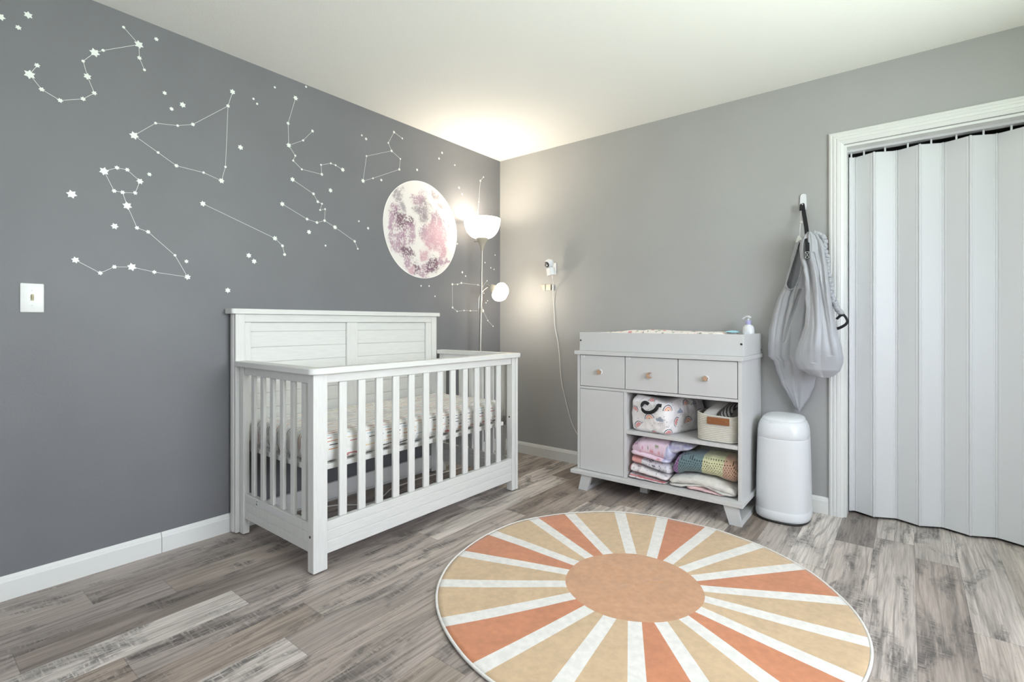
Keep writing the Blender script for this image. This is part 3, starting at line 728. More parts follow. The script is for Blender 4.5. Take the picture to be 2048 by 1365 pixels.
# ---------------------------------------------------------------- floor lamp
E_BOWL = emis('glowing_frosted_bowl', (1, .88, .70, 1), 5)
E_CUP = emis('glowing_frosted_cup', (1, .88, .70, 1), 13.0)
def lamp():
    L = thing('floor_lamp', 'tall torchiere floor lamp with a glowing bowl and a side reading light in the corner', 'floor lamp', (.150, -.440, 0))
    top = Vector((.173, -.422, 1.630)); bot = Vector((.150, -.440, .02))
    ax = (top-bot).normalized()
    b = B(); lathe(b, [(.001, 0), (.125, 0), (.128, .006), (.120, .016), (.06, .026), (.016, .030), (.011, .05)], TR(bot-Vector((0,0,.02))), 48); obj('base', b, M_METAL, L, smooth=True)
    j = bot+ax*(1.135)
    b = B(); tube(b, [bot, j], .0105, 16); obj('pole', b, M_METAL, L, smooth=True)
    b = B(); tube(b, [j, top], .0085, 16); obj('pole', b, M_METAL, L, smooth=True)
    b = B(); tube(b, [j-ax*.012, j+ax*.03], .0125, 16); obj('pole_collar', b, M_GREYP, L, smooth=True)
    b = B(); lathe(b, [(.009, -.012), (.013, 0), (.017, .018), (.025, .042), (.038, .066), (.046, .080), (.044, .083), (.001, .083)], TR(top), 40); obj('socket_cone', b, M_GREYP, L, smooth=True)
    # frosted bowl, open at the top
    R_ = .140; z0 = top.z+.080; H_ = .148
    prof = []
    for k in range(17):
        a = k/16; th = a*pi/2; prof.append((.036+(R_-.036)*math.sin(th)**.92, z0+H_*(1-math.cos(th))**.98))
    pin = [(max(.001, r-.004), z+.004 if i == 0 else z+.002*(1-i/16)) for i, (r, z) in enumerate(prof)][::-1]
    b = B(); lathe(b, prof+pin, Matrix.Translation((top.x, top.y, 0)), 56, capb=True, capt=True); obj('bowl_shade', b, E_BOWL, L, smooth='all')
    b = B(); lathe(b, [(.012, 0), (.014, .03), (.028, .062), (.024, .085), (.001, .095)], TR((top.x, top.y, z0+.004)), 24); obj('bulb', b, emis('bulb_glow', (1,.92,.8,1), 8), L, smooth=True)
    # switch knob on the socket
    b = B(); d = Vector((-.78, -.62, 0)); tube(b, [top+Vector((0,0,.058))+d*.026, top+Vector((0,0,.058))+d*.062], .0022, 8); obj('switch_knob', b, M_BOLT, L)
    # reading arm and cup
    cup = Vector((.312, -.300, 1.305)); sock = Vector((.236, -.375, 1.333))
    jn = bot+ax*1.235
    b = B(); tube(b, smoothpts([jn+Vector((0,0,-.09))-Vector((.016,.012,0)), jn+Vector((-.013, -.011, .0)), jn+Vector((.004, .004, .045)), jn+Vector((.022, .02, .073)), jn+Vector((.048, .044, .093)), sock+Vector((-.012, -.01, -.004))], 6), .0045, 10); obj('reading_arm', b, M_METAL, L, smooth=True)
    b = B(); tube(b, [jn+Vector((-.0165,-.013,-.115)), jn+Vector((-.0165,-.0125,-.082))], .0065, 12); obj('arm_clip', b, M_GREYP, L, smooth=True)
    axd = (Vector((.338, -.272, 1.255))-sock).normalized()
    Mq = Matrix.Translation(sock) @ axd.to_track_quat('Z', 'Y').to_matrix().to_4x4()
    b = B(); lathe(b, [(.001, -.034), (.008, -.034), (.010, -.022), (.022, -.018), (.026, -.004), (.031, .018), (.030, .022), (.001, .022)], Mq, 28); obj('cup_socket', b, M_GREYP, L, smooth=True)
    b = B(); tube(b, [sock-axd*.034, sock-axd*.047+Vector((-.01, 0, .004))], .005, 10); obj('switch_knob', b, M_GREYP, L, smooth=True)
    prof = [(.028, .018), (.048, .022), (.064, .034), (.073, .052), (.075, .068), (.070, .086), (.060, .103), (.046, .117), (.030, .126)]
    b = B(); lathe(b, prof+[(r-.003, z-.001) for r, z in prof[::-1]], Mq, 40, capb=False, capt=False)
    bmesh.ops.remove_doubles(b, verts=b.verts[:], dist=1e-6); obj('cup_shade', b, E_CUP, L, smooth='all')
    b = B(); bmesh.ops.create_uvsphere(b, u_segments=20, v_segments=12, radius=.026, matrix=Mq @ Matrix.Translation((0, 0, .075))); obj('bulb', b, emis('small_bulb_glow', (1,.92,.8,1), 14), L, smooth=True)
    # the lamp's own light
    def pt(n, loc, e, r):
        d = bpy.data.lights.new(n, 'POINT'); d.energy = e; d.color = (1, .87, .69); d.shadow_soft_size = r
        o = bpy.data.objects.new(n, d); link(o); o.location = loc
    pt('torchiere_light', (top.x, top.y, z0+.112), 7.5, .08)
    pt('reading_light', sock+axd*.145, 2.0, .03)
lamp()

# ---------------------------------------------------------------- baby camera on its wall hook, bracket, cord
def babycam():
    c = thing('baby_monitor', 'white round-headed baby camera with a dark lens on the light grey wall', 'camera', (.585, -.10, 1.45))
    hd = Vector((.572, -.10, 1.521)); look = (Vector((.36, -.95, 1.16))-hd).normalized()
    b = B(); lathe(b, [(.001, 0), (.030, 0), (.032, .004), (.0325, .03), (.031, .056), (.022, .062), (.001, .062)], TR((.590, -.098, 1.428), 0, -.17, 0), 32); obj('body', b, M_PLAST, c, smooth=True)
    b = B(); bmesh.ops.create_uvsphere(b, u_segments=32, v_segments=20, radius=.0345, matrix=Matrix.Translation(hd)); obj('head', b, M_PLAST, c, smooth=True)
    Mq = Matrix.Translation(hd) @ look.to_track_quat('Z', 'Y').to_matrix().to_4x4()
    b = B(); lathe(b, [(.0225, .024), (.0225, .0315), (.019, .0345), (.015, .0335)], Mq, 32, capb=True); ring = obj('lens_ring', b, M_BOLT, c, smooth=True)
    b = B(); lathe(b, [(.014, .0330), (.008, .0348), (.001, .0352)], Mq, 24); obj('lens', b, mat('lens_glass', (.10,.10,.11,1), .08, spec=.9), ring, smooth=True)
    h = thing('wall_hook', 'small white adhesive hook holding the baby camera on the light wall', 'wall hook', (.557, -.003, 1.49))
    obj('plate', abox((.542, -.008, 1.445), (.574, -.0004, 1.535), .006, 3), M_PLAST, h, smooth=True)
    b = B(); tube(b, [(.560, -.006, 1.462), (.564, -.03, 1.455), (.578, -.062, 1.455), (.580, -.068, 1.462)], .0055, 10); obj('hook_arm', b, M_PLAST, h, smooth=True)
    k = thing('wall_bracket', 'small beige metal bracket on the light wall below the baby camera', 'bracket', (.47, -.01, 1.345))
    obj('plate', abox((.475, -.010, 1.322), (.524, -.0004, 1.370), .0015), M_GREYP, k)
    b = B(); prism(b, [(.425, 1.370), (.425, 1.356), (.440, 1.352), (.456, 1.324), (.474, 1.322), (.474, 1.370)], 'y', -.016, -.0004); obj('arm', b, M_GREYP, k)
    b = B(); tube(b, smoothpts([(.598, -.098, 1.427), (.594, -.085, 1.40), (.560, -.03, 1.34), (.549, -.010, 1.24), (.556, -.009, 1.14), (.563, -.010, 1.04), (.590, -.010, .92), (.603, -.012, .84), (.612, -.010, .72), (.628, -.012, .60), (.655, -.010, .50), (.680, -.010, .41), (.725, -.010, .29), (.80, -.009, .19), (.90, -.009, .14)], 8), .0026, 8)
    tag(obj('camera_cord', b, M_CORD, None, True, origin=(.6, -.01, .9)), 'thin white cord hanging down the light wall from the baby camera', 'cord')
    b = B(); box(b, (.541, -.016, 1.318), (.553, -.004, 1.362), .003); 
    tag(obj('cord_clip', b, M_PLAST, None, origin=(.547, -.01, 1.34)), 'tiny white cord clip beside the beige wall bracket', 'cord clip')
babycam()

# ---------------------------------------------------------------- sunburst rug
def rug():
    cx_, cy_, Ro, Ri = 1.850, -1.388, .775, .268
    inner = [139.1, 116.3, 96.4, 80.2, 63.9, 48.3, 31.2, 14.1, -4.5, -23.4, -43.9, -63.6, -82.6, -100.7, -121.5, -140.8, -161.8, -181.7, -200.3]
    outer = [141.2, 120.0, 103.0, 84.0, 65.9, 48.9, 28.8, 9.6, -8.0, -26.2, -45.4, -64.0, -82.9, -101.4, -121.8, -142.1, -162.1, -181.8, -202.6]
    wedge = ['t', 't', 'o', 't', 't', 'o', 't', 't', 'o', 't', 'o', 't', 't', 'o', 't', 't', 'o', 't', 'o']      # wedge k lies clockwise after stripe k
    def fab(name, c, v):
        m, t, p = newmat(name); tcn = N(t, 'ShaderNodeTexCoord')
        n1 = N(t, 'ShaderNodeTexNoise', i_Scale=5.0, i_Detail=6.0, i_Distortion=1.2); t.links.new(tcn.outputs['Object'], n1.inputs['Vector'])
        n2 = N(t, 'ShaderNodeTexNoise', i_Scale=42.0, i_Detail=4.0); t.links.new(tcn.outputs['Object'], n2.inputs['Vector'])
        f = ramp(t, n1.outputs[0], [(.32, (0,0,0,1)), (.68, (1,1,1,1))])
        dk = tuple(a*(1-v) for a in c[:3])+(1,)
        c2 = mixc(t, f, dk, c); c2 = mixc(t, .35, c2, ramp(t, n2.outputs[0], [(.35, tuple(a*.8 for a in c[:3])+(1,)), (.65, tuple(min(1, a*1.15) for a in c[:3])+(1,))]))
        t.links.new(c2, p.inputs['Base Color']); p.inputs['Roughness'].default_value = .9; p.inputs['Sheen Weight'].default_value = .25
        bp = N(t, 'ShaderNodeBump', i_Strength=.3, i_Distance=.002); t.links.new(n2.outputs[0], bp.inputs['Height']); t.links.new(bp.outputs[0], p.inputs['Normal'])
        return m
    mats = [fab('rug_white', srgb(228, 224, 219), .03), fab('rug_tan', srgb(207, 178, 143), .15), fab('rug_orange', srgb(204, 134, 96), .20), fab('rug_peach', srgb(201, 153, 117), .14)]
    RB = [(2, 'rug edge')]
    CREASE = [(-.107, .262, -.010, .02), (.04, .28, .0, .03), (-.20, .09, -.03, .07), (.0, .02, .13, .13), (.12, -.22, .06, -.03)]
    def edge(a): return 1+.010*math.sin(2*a+.6)+.006*math.sin(3*a+1)+.004*math.sin(7*a)
    def zt(r, a):
        w = .0012*math.sin(3*a+r*9)+.001*noise.noise(Vector((r*6*math.cos(a), r*6*math.sin(a), 0)))
        if r > .6: w += .002*max(0, math.sin(9*a+1))*(r-.6)/.175
        X_, Y_ = r*math.cos(a), r*math.sin(a)
        for x0, y0, x1, y1 in CREASE:
            dx, dy = x1-x0, y1-y0; s_ = max(0, min(1, ((X_-x0)*dx+(Y_-y0)*dy)/(dx*dx+dy*dy)))
            w += .0024*math.exp(-((X_-x0-s_*dx)**2+(Y_-y0-s_*dy)**2)/.00012)*math.sin(pi*(.1+.8*s_))
        return .0085+w
    b = B(); cache = {}
    def V(r, a, k=None):
        q = (round(r, 5), round(a % (2*pi), 5))
        if q not in cache:
            cache[q] = b.verts.new((cx_+r*edge(a)*math.cos(a), cy_+r*edge(a)*math.sin(a), zt(r, a)))
        return cache[q]
    wi, wo_ = .0245, .030
    NR = 26
    def line(ang_i, ang_o, side):
        ai, ao = math.radians(ang_i), math.radians(ang_o)
        pts = []
        for j in range(NR+1):
            s = j/NR; r = lerp(Ri, Ro-.004, s)
            a = lerp(ai, ao, s*(1.0)*Ro/ r * .0 + (1-(Ri/r))/(1-Ri/Ro)); w = lerp(wi, wo_, s)
            pts.append((r, a+side*w/r))
        return pts
    L1 = [(line(inner[k], outer[k], +1), line(inner[k], outer[k], -1)) for k in range(19)]
    def strip(A, C_, nsub, mi):
        for j in range(NR):
            for q in range(nsub):
                s0, s1 = q/nsub, (q+1)/nsub
                v = [V(A[j][0], lerp(A[j][1], C_[j][1], s0)), V(A[j][0], lerp(A[j][1], C_[j][1], s1)), V(A[j+1][0], lerp(A[j+1][1], C_[j+1][1], s1)), V(A[j+1][0], lerp(A[j+1][1], C_[j+1][1], s0))]
                if len(set(v)) == 4:
                    f = b.faces.new(v); f.material_index = mi
    ring = []
    for k in range(19):
        strip(L1[k][0], L1[k][1], 3, 0)
        A = L1[k][1]; nxt = L1[(k+1) % 19][0]
        C_ = [(r, a-(2*pi if k == 18 else 0)) for r, a in nxt]
        strip(A, C_, 8, 1 if wedge[k] == 't' else 2)
        for q in range(3): ring.append(lerp(L1[k][0][0][1], L1[k][1][0][1], q/3))
        for q in range(8): ring.append(lerp(A[0][1], C_[0][1], q/8))
    prev = [V(Ri, a) for a in ring]
    rr = Ri
    for j in range(1, 30):
        rn = Ri*(1-j/30)
        cur = [V(rn, a) for a in ring]
        for i in range(len(ring)):
            f = b.faces.new([prev[i], prev[(i+1) % len(ring)], cur[(i+1) % len(ring)], cur[i]]); f.material_index = 3
        prev = cur
    f = b.faces.new(prev); f.material_index = 3
    root = thing('area_rug', 'round rug printed with an orange and tan sunburst and white rays on the floor', 'rug', (cx_, cy_, 0))
    # underside and skirt
    outer_edge = [e for e in b.edges if len(e.link_faces) == 1]
    r_ = bmesh.ops.extrude_edge_only(b, edges=outer_edge)
    for v in [g for g in r_['geom'] if isinstance(g, bmesh.types.BMVert)]: v.co.z = .001
    obj('pile', b, mats, root, smooth='all')
    b = B(); pts = []
    for k in range(181):
        a = 2*pi*k/180; pts.append((cx_+(Ro+.001)*edge(a)*math.cos(a), cy_+(Ro+.001)*edge(a)*math.sin(a), zt(Ro, a)-.003))
    tube(b, pts, .0052, 8, caps=False); bmesh.ops.remove_doubles(b, verts=b.verts[:], dist=1e-5)
    obj('edge_piping', b, mats[0], root, smooth='all')
rug()

# ---------------------------------------------------------------- changing table
def star_poly(cx_, cz, r, inner, n=5, rot=pi/2):
    return [(cx_+(r if k % 2 == 0 else r*inner)*math.cos(rot+pi*k/n), cz+(r if k % 2 == 0 else r*inner)*math.sin(rot+pi*k/n)) for k in range(2*n)]
def changing_table():
    t = thing('changing_table', 'white changing table with three drawers, a cupboard door and open shelves', 'changing table', (1.54, -.25, 0))
    def part(name, boxes, m=M_LAM, bev=.0012, par=t, label=None):
        b = B()
        for lo, hi in boxes: box(b, lo, hi, bev)
        return obj(name, b, m, par, label=label)
    F, Bk = -.465, -.022
    xl, xr = 1.039, 2.037
    part('base_panel', [((1.012, -.508, .100), (2.052, Bk, .122))])
    part('side_panel', [((xl, F, .1225), (xl+.018, Bk, .8615))]); part('side_panel', [((xr-.018, F, .1225), (xr, Bk, .8615))])
    part('divider', [((1.3625, F, .1225), (1.3795, Bk-.006, .6435))])
    part('back_panel', [((xl+.0185, Bk-.006, .1225), (xr-.0185, Bk, .8615))])
    part('top_panel', [((1.022, -.476, .862), (2.046, Bk, .8855))])
    part('rail', [((xl+.0185, F, .644), (xr-.0185, Bk-.0065, .6595))])
    part('shelf', [((1.380, F+.002, .391), (xr-.0185, Bk-.0065, .4105))])
    # door
    d = part('door', [((xl+.0205, F-.0005, .1245), (1.3605, F+.0165, .6415))])
    part('door_gap_shade', [((xl+.019, F+.018, .1235), (1.362, F+.022, .643))], M_GAP_SHADE)  # dark sheet behind the door, paints the shade in its edge gap
    # drawers
    xs = [(1.0610, 1.3705), (1.3755, 1.6960), (1.7010, 2.0150)]
    part('drawer_gap_shade', [((xl+.019, F+.0185, .661), (xr-.019, F+.022, .8605))], M_GAP_SHADE)  # dark sheet behind the drawer fronts, paints the shade between them
    for i, (a, c) in enumerate(xs):
        dr = part('drawer', [((a, F-.0005, .6625), (c, F+.0175, .8585))])
        kx, kz = (1.203, .757) if i == 0 else (1.529, .757) if i == 1 else (1.854, .760)
        b = B(); lathe(b, [(.017, 0), (.017, .005), (.015, .0065)], TR((kx, F-.0008, kz), pi/2), 28) if i != 1 else None
        if i != 1:
            obj('knob_plate', b, M_PLAST, dr, smooth=True, label='pale translucent knob disc')
            b.free() if False else None
            b = B(); prism(b, star_poly(kx, kz, .0185, .52), 'y', F-.022, F-.0085); bmesh.ops.bevel(b, geom=b.edges[:], offset=.0018, segments=2, affect='EDGES')
            obj('knob', b, M_WOODK, dr, smooth=30, label='tan star-shaped wooden knob')
        else:
            b.free(); b = B(); P_ = []
            for k in range(15): a_ = math.radians(60+k*240/14); P_.append((kx+.004+.0175*math.cos(a_), kz+.0175*math.sin(a_)))
            for k in range(15): a_ = math.radians(300-k*240/14); P_.append((kx+.0105+.0125*math.cos(a_)*.95, kz+.003+.0125*math.sin(a_)))
            prism(b, P_, 'y', F-.022, F-.0008); obj('knob', b, M_WOODK, dr, smooth=30, label='tan crescent moon wooden knob')
        if i < 2:
            s = obj('drawer_sticker', abox((a+.006, F-.0012, .846), (a+.034, F-.0006, .8565)), M_DECAL, dr)
            obj('sticker_print', abox((a+.009, F-.0016, .850), (a+.026, F-.0013, .8525)), mat('sticker_ink', (.35, .35, .36, 1), .6), dr)
    # leg frames: splayed boards front and back joined by a floor runner
    for s, (t0, t1, b0, b1) in enumerate((((1.088), 1.160, 1.064, 1.126), ((1.952), 2.024, 1.984, 2.046))):
        lf = B()
        for ya, yb in ((-.497, -.474), (-.075, -.052)):
            P_ = [(b0, .0008), (b1, .0008), (t1, .0995), (t0, .0995)]
            prism(lf, P_, 'y', ya, yb)
        k0 = b0 if s == 0 else b0; 
        prism(lf, [(b0+.002, .0008), (b1-.002, .0008), (b1-.002+(-.004 if s else .004), .026), (b0+.002+(-.004 if s else .004), .026)], 'y', -.4745, -.0745)
        obj('leg_frame', lf, M_LAM, t)
    part('centre_leg', [((1.400, -.310, .0008), (1.450, -.262, .0995))])
    # topper tray
    part('topper_front', [((1.036, -.432, .886), (2.0385, -.418, 1.003))]); part('topper_back', [((1.036, -.036, .886), (2.0385, -.022, 1.003))])
    part('topper_side', [((1.036, -.4175, .886), (1.050, -.0365, 1.003))]); part('topper_side', [((2.0245, -.4175, .886), (2.0385, -.0365, 1.003))])
    for x, y, z, rx, ry in ((1.0445, -.432, .952, pi/2, 0), (2.0275, -.432, .951, pi/2, 0), (2.0385, -.028, .905, 0, pi/2)):
        b = B(); lathe(b, [(.006, 0), (.006, .001), (.0035, .0014), (.0025, .0004)], TR((x, y, z), rx, ry), 20); obj('bolt', b, M_BOLT, t)
    # second topper bolt near rear edge
changing_table()

def floral(cols, dens, seed, basecol, rng=(0.35, .8)):
    """scattered small printed blobs: returns fn(u,v)->colour"""
    rnd = random.Random(seed); cells = {}
    def fn(u, v):
        best = None; c = Vector(basecol)
        iu, iv = math.floor(u/dens), math.floor(v/dens)
        for a in (-1, 0, 1):
            for b_ in (-1, 0, 1):
                k = (iu+a, iv+b_)
                if k not in cells:
                    rr = random.Random(hash((k[0]*73856093) ^ (k[1]*19349663) ^ seed))
                    cells[k] = ((k[0]+rr.random())*dens, (k[1]+rr.random())*dens, dens*(rng[0]+rr.random()*(rng[1]-rng[0]))*.5, rr.choice(cols), rr.random()*6, rr.random())
                x, y, r, col, ph, pr = cells[k]
                if col is None: continue
                dx, dy = u-x, v-y; d = math.hypot(dx, dy); an = math.atan2(dy, dx)
                if d < r*(.72+.28*math.cos(5*an+ph)): c = Vector(col).lerp(Vector(basecol), .25*pr)
        return c
    return fn
lin = lambda r, g, b: Vector(srgb(r, g, b)[:3])

# changing pad with a floral cover lying in the topper tray
def pad():
    x0, x1, y0, y1, z0 = 1.058, 1.940, -.405, -.05, .8862
    nx, ny = 150, 60; b = B(); g = []
    for i in range(nx+1):
        row = []
        for j in range(ny+1):
            s, u = i/nx, j/ny; x = lerp(x0, x1, s); y = lerp(y0, y1, u)
            zt = curve([(1.05, .995), (1.18, 1.004), (1.30, 1.012), (1.37, 1.021), (1.45, 1.020), (1.60, 1.013), (1.75, 1.012), (1.9, 1.010), (1.94, .998)], x)
            cr = abs(2*u-1); dish = .032*(1-min(1, (abs(2*u-1)/.72)**2.5))
            es = min(1, min(s, 1-s)/.03); eu = min(1, min(u, 1-u)/.06)
            rd = (1-(1-es)**2)**.5*(1-(1-eu)**2)**.5
            z = z0+.02+(zt-z0-.02-dish*es)*rd+.0015*noise.noise(Vector((x*30, y*30, 0)))
            row.append(b.verts.new((x, y, z)))
        g.append(row)
    for i in range(nx):
        for j in range(ny): b.faces.new([g[i][j], g[i+1][j], g[i+1][j+1], g[i][j+1]])
    bo = [e for e in b.edges if len(e.link_faces) == 1]; r_ = bmesh.ops.extrude_edge_only(b, edges=bo)
    nv = [q for q in r_['geom'] if isinstance(q, bmesh.types.BMVert)]
    for v in nv: v.co.z = z0
    o = obj('changing_pad', b, attrmat('floral_pad_cover', .85, .3), None, smooth='all', origin=(1.5, -.23, z0))
    f = floral([lin(214, 120, 120), lin(60, 50, 56), lin(150, 160, 140), lin(230, 180, 170), None, None], .038, 3, lin(236, 228, 220))
    paintattr(o, lambda p, n: f(p.x, p.y+p.z))
    tag(o, 'floral changing pad lying in the tray on top of the changing table', 'changing pad')
    # small light blue cloth on the pad's right end
    b = B(); g = []
    for i in range(17):
        row = []
        for j in range(13):
            x = 1.865+.070*i/16; y = -.14+.06*j/12
            d = max(abs(i/8-1), abs(j/6-1)); z = 1.0125+.008*(1-d*d)+.004*noise.noise(Vector((x*60, y*60, 2)))
            row.append(b.verts.new((x, y, z)))
        g.append(row)
    for i in range(16):
        for j in range(12): b.faces.new([g[i][j], g[i+1][j], g[i+1][j+1], g[i][j+1]])
    r_ = bmesh.ops.extrude_edge_only(b, edges=[e for e in b.edges if len(e.link_faces) == 1])
    for v in [q for q in r_['geom'] if isinstance(q, bmesh.types.BMVert)]: v.co.z -= .004
    o = obj('washcloth', b, mat('light_blue_cloth', srgb(168, 212, 226), .85, .4, 400), None, smooth='all', origin=(1.9, -.11, 1.01))
    tag(o, 'small crumpled light blue cloth at the right end of the changing pad', 'cloth')
pad()

def bottle():
    x, y, z = 1.985, -.10, .886
    t = thing('lotion_bottle', 'white pump bottle with a lilac collar at the right end of the changing table', 'bottle', (x, y, z))
    b = B(); lathe(b, [(.027, 0), (.031, .004), (.032, .02), (.032, .135), (.030, .153), (.022, .165), (.013, .170), (.012, .172)], TR((x, y, z)), 32); obj('bottle_body', b, M_PLAST, t, smooth=True)
    b = B(); lathe(b, [(.0145, .171), (.0155, .173), (.0155, .191), (.013, .194), (.008, .195)], TR((x, y, z)), 28); obj('collar', b, mat('lilac_plastic', srgb(176, 174, 214), .4), t, smooth=True)
    b = B(); tube(b, [(x, y, z+.194), (x, y, z+.206)], .005, 12)
    tube(b, smoothpts([(x+.014, y-.004, z+.209), (x+.004, y-.002, z+.214), (x-.010, y+.002, z+.214), (x-.024, y+.004, z+.209), (x-.032, y+.005, z+.203)], 4), [.006]*4+[.0078]*5+[.006]*4+[.0045]*4, 12); obj('pump_head', b, M_PLAST, t, smooth=True)
    b = B(); box(b, (x-.016, y-.0335, z+.045), (x+.016, y-.0322, z+.125), .0004); obj('bottle_label', b, mat('pale_label', (.70, .72, .78, 1), .4), t)
bottle()

# ---------------------------------------------------------------- soft goods on the shelves
DOTS = {}; BAGW = lin(234, 230, 230)
_r = random.Random(31)
for _ in range(110):
    _p = (_r.random()*1.1, _r.random()*.24); DOTS.setdefault((int(_p[0]/.03), int(_p[1]/.03)), []).append(_p)
def motif_bag(u, v):
    """rainbow and cloud print, u,v in metres on the bag's skin"""
    c = BAGW
    ARC = [(.228, .142, .033, 0, 0), (.118, .088, .030, 0, .25), (.232, .006, .031, 1, 0), (.045, .034, .029, 1, .7), (.300, .070, .030, 1, 1.1), (.395, .062, .034, 0, .2), (.385, .165, .030, 0, 0), (.140, .004, .018, 1, 0), (.020, .128, .024, 1, -.4), (.118, .188, .022, 1, 0), (.50, .10, .03, 0, 0)]
    for x, y, r, k, rot in ARC:
        dx, dy = u-x, v-y; q = math.cos(rot)*dx+math.sin(rot)*dy; w = -math.sin(rot)*dx+math.cos(rot)*dy
        d = math.hypot(q, w)/r
        if d < 1 and w > -.001:
            if d > .86: return lin(66, 72, 86)
            if d > .70: return c
            if d > .56: return lin(196, 96, 92) if k else lin(214, 130, 104)
            if d > .44: return lin(236, 196, 190)
            if d > .30: return lin(190, 96, 100) if k else lin(226, 190, 130)
            if d > .16: return lin(238, 205, 200)
            return lin(150, 70, 84)
    CL = [(.178, .090), (.325, .132), (.46, .17), (.25, .205)]
    for x, y in CL:
        for ox, oy, r in ((0, 0, .012), (-.014, -.003, .009), (.014, -.003, .009), (.003, .008, .009), (-.008, -.024, .0025), (.004, -.022, .0025), (.014, -.020, .0025)):
            if math.hypot(u-x-ox, v-y-oy) < r: return lin(160, 168, 186)
    for px, py in DOTS.get((int(u/.03), int(v/.03)), ()):
        if abs(u-px) < .0022 and abs(v-py) < .0022: return lin(120, 122, 140)
    return c
def storage_bag():
    """soft tote standing cornerwise: left face towards the room, right face going back"""
    t = thing('fabric_storage_bag', 'soft white tote bag printed with rainbows and clouds on the upper shelf', 'bag', (1.56, -.30, .411))
    A = (1.404, -.430); Bc = (1.625, -.452); C_ = (1.735, -.12); D = (1.43, -.07)
    zb = .4115
    # skin path A -> B -> C -> D -> A with rounded corners
    path = []; corners = [A, Bc, C_, D]
    rad = .03
    for i, p in enumerate(corners):
        a = Vector(corners[i-1]); q = Vector(p); c = Vector(corners[(i+1) % 4])
        d0 = (a-q).normalized(); d1 = (c-q).normalized()
        for k in range(7):
            s = k/6; e0 = q+d0*rad*(1-s)**2; path.append(tuple(q+d0*rad*(1-s)**2+d1*rad*s**2))
    dense = []
    for i in range(len(path)):
        a = Vector(path[i]); c = Vector(path[(i+1) % len(path)]); n = max(1, int((c-a).length/.0016))
        for k in range(n): dense.append(a+(c-a)*k/n)
    n = len(dense); cen = Vector((1.55, -.26))
    U = [0]
    for i in range(1, n): U.append(U[-1]+(dense[i]-dense[i-1]).length)
    start = min(range(n), key=lambda i: (dense[i]-Vector(A)).length)
    tot = U[-1]
    NZ = 124; b = B(); rows = []; meta = []
    for j in range(NZ+1):
        s = j/NZ; row = []
        for i in range(n):
            u = (U[i]-U[start]) % tot
            q = dense[i]; out = (q-cen).normalized()
            ztop = .200+.016*math.cos(u/tot*2*pi*2)+.018*math.exp(-((u-.36)/.10)**2)-.010*math.exp(-((u-.20)/.06)**2)
            z = zb+ztop*s
            bulge = .012*math.sin(pi*s)**.8+.010*noise.fractal(Vector((u*14, s*3, 1)), 1, 2, 3)*(.4+s*.6)
            crease = -.010*math.exp(-((u-.16-.25*(s))/.018)**2)*(s < .6)*(1-s/.6)
            lean = -.004*s
            bot = 1-.09*(1-min(1, s/.10))**2
            tp = 1-.10*max(0, (s-.82)/.18)**2
            q2 = cen+(q-cen)*bot*tp+out*(bulge+crease+lean)
            q2.x = max(1.384, q2.x); q2.y = max(-.462, q2.y)
            row.append(b.verts.new((q2.x, q2.y, z))); meta.append((u, z-zb))
        rows.append(row)
    for j in range(NZ):
        for i in range(n): b.faces.new([rows[j][i], rows[j][(i+1) % n], rows[j+1][(i+1) % n], rows[j+1][i]])
    b.faces.new(rows[0][::-1])
    cv = b.verts.new((cen.x, cen.y, zb+.185))
    for i in range(n): b.faces.new([rows[-1][i], rows[-1][(i+1) % n], cv])
    meta.append((.02, .20))
    m = attrmat('rainbow_print_fabric', .6, .15, 120)
    o = obj('bag_body', b, m, t, smooth='all')
    ca = o.data.color_attributes.new('paint', 'FLOAT_COLOR', 'POINT')
    for i in range(len(o.data.vertices)):
        c = motif_bag(*meta[i]); ca.data[i].color = (c[0], c[1], c[2], 1)
    b = B(); P_ = smoothpts([(1.518, -.4520, .583), (1.500, -.462, .594), (1.487, -.470, .583), (1.485, -.474, .560), (1.502, -.475, .541), (1.530, -.475, .538), (1.556, -.475, .548), (1.575, -.474, .566), (1.584, -.470, .584), (1.600, -.460, .583)], 5)
    tube(b, P_, 1, 10, flat=(.0022, .0105, (0, -.25, 1)))
    obj('bag_handle', b, M_BLACK, t, smooth=30)
storage_bag()

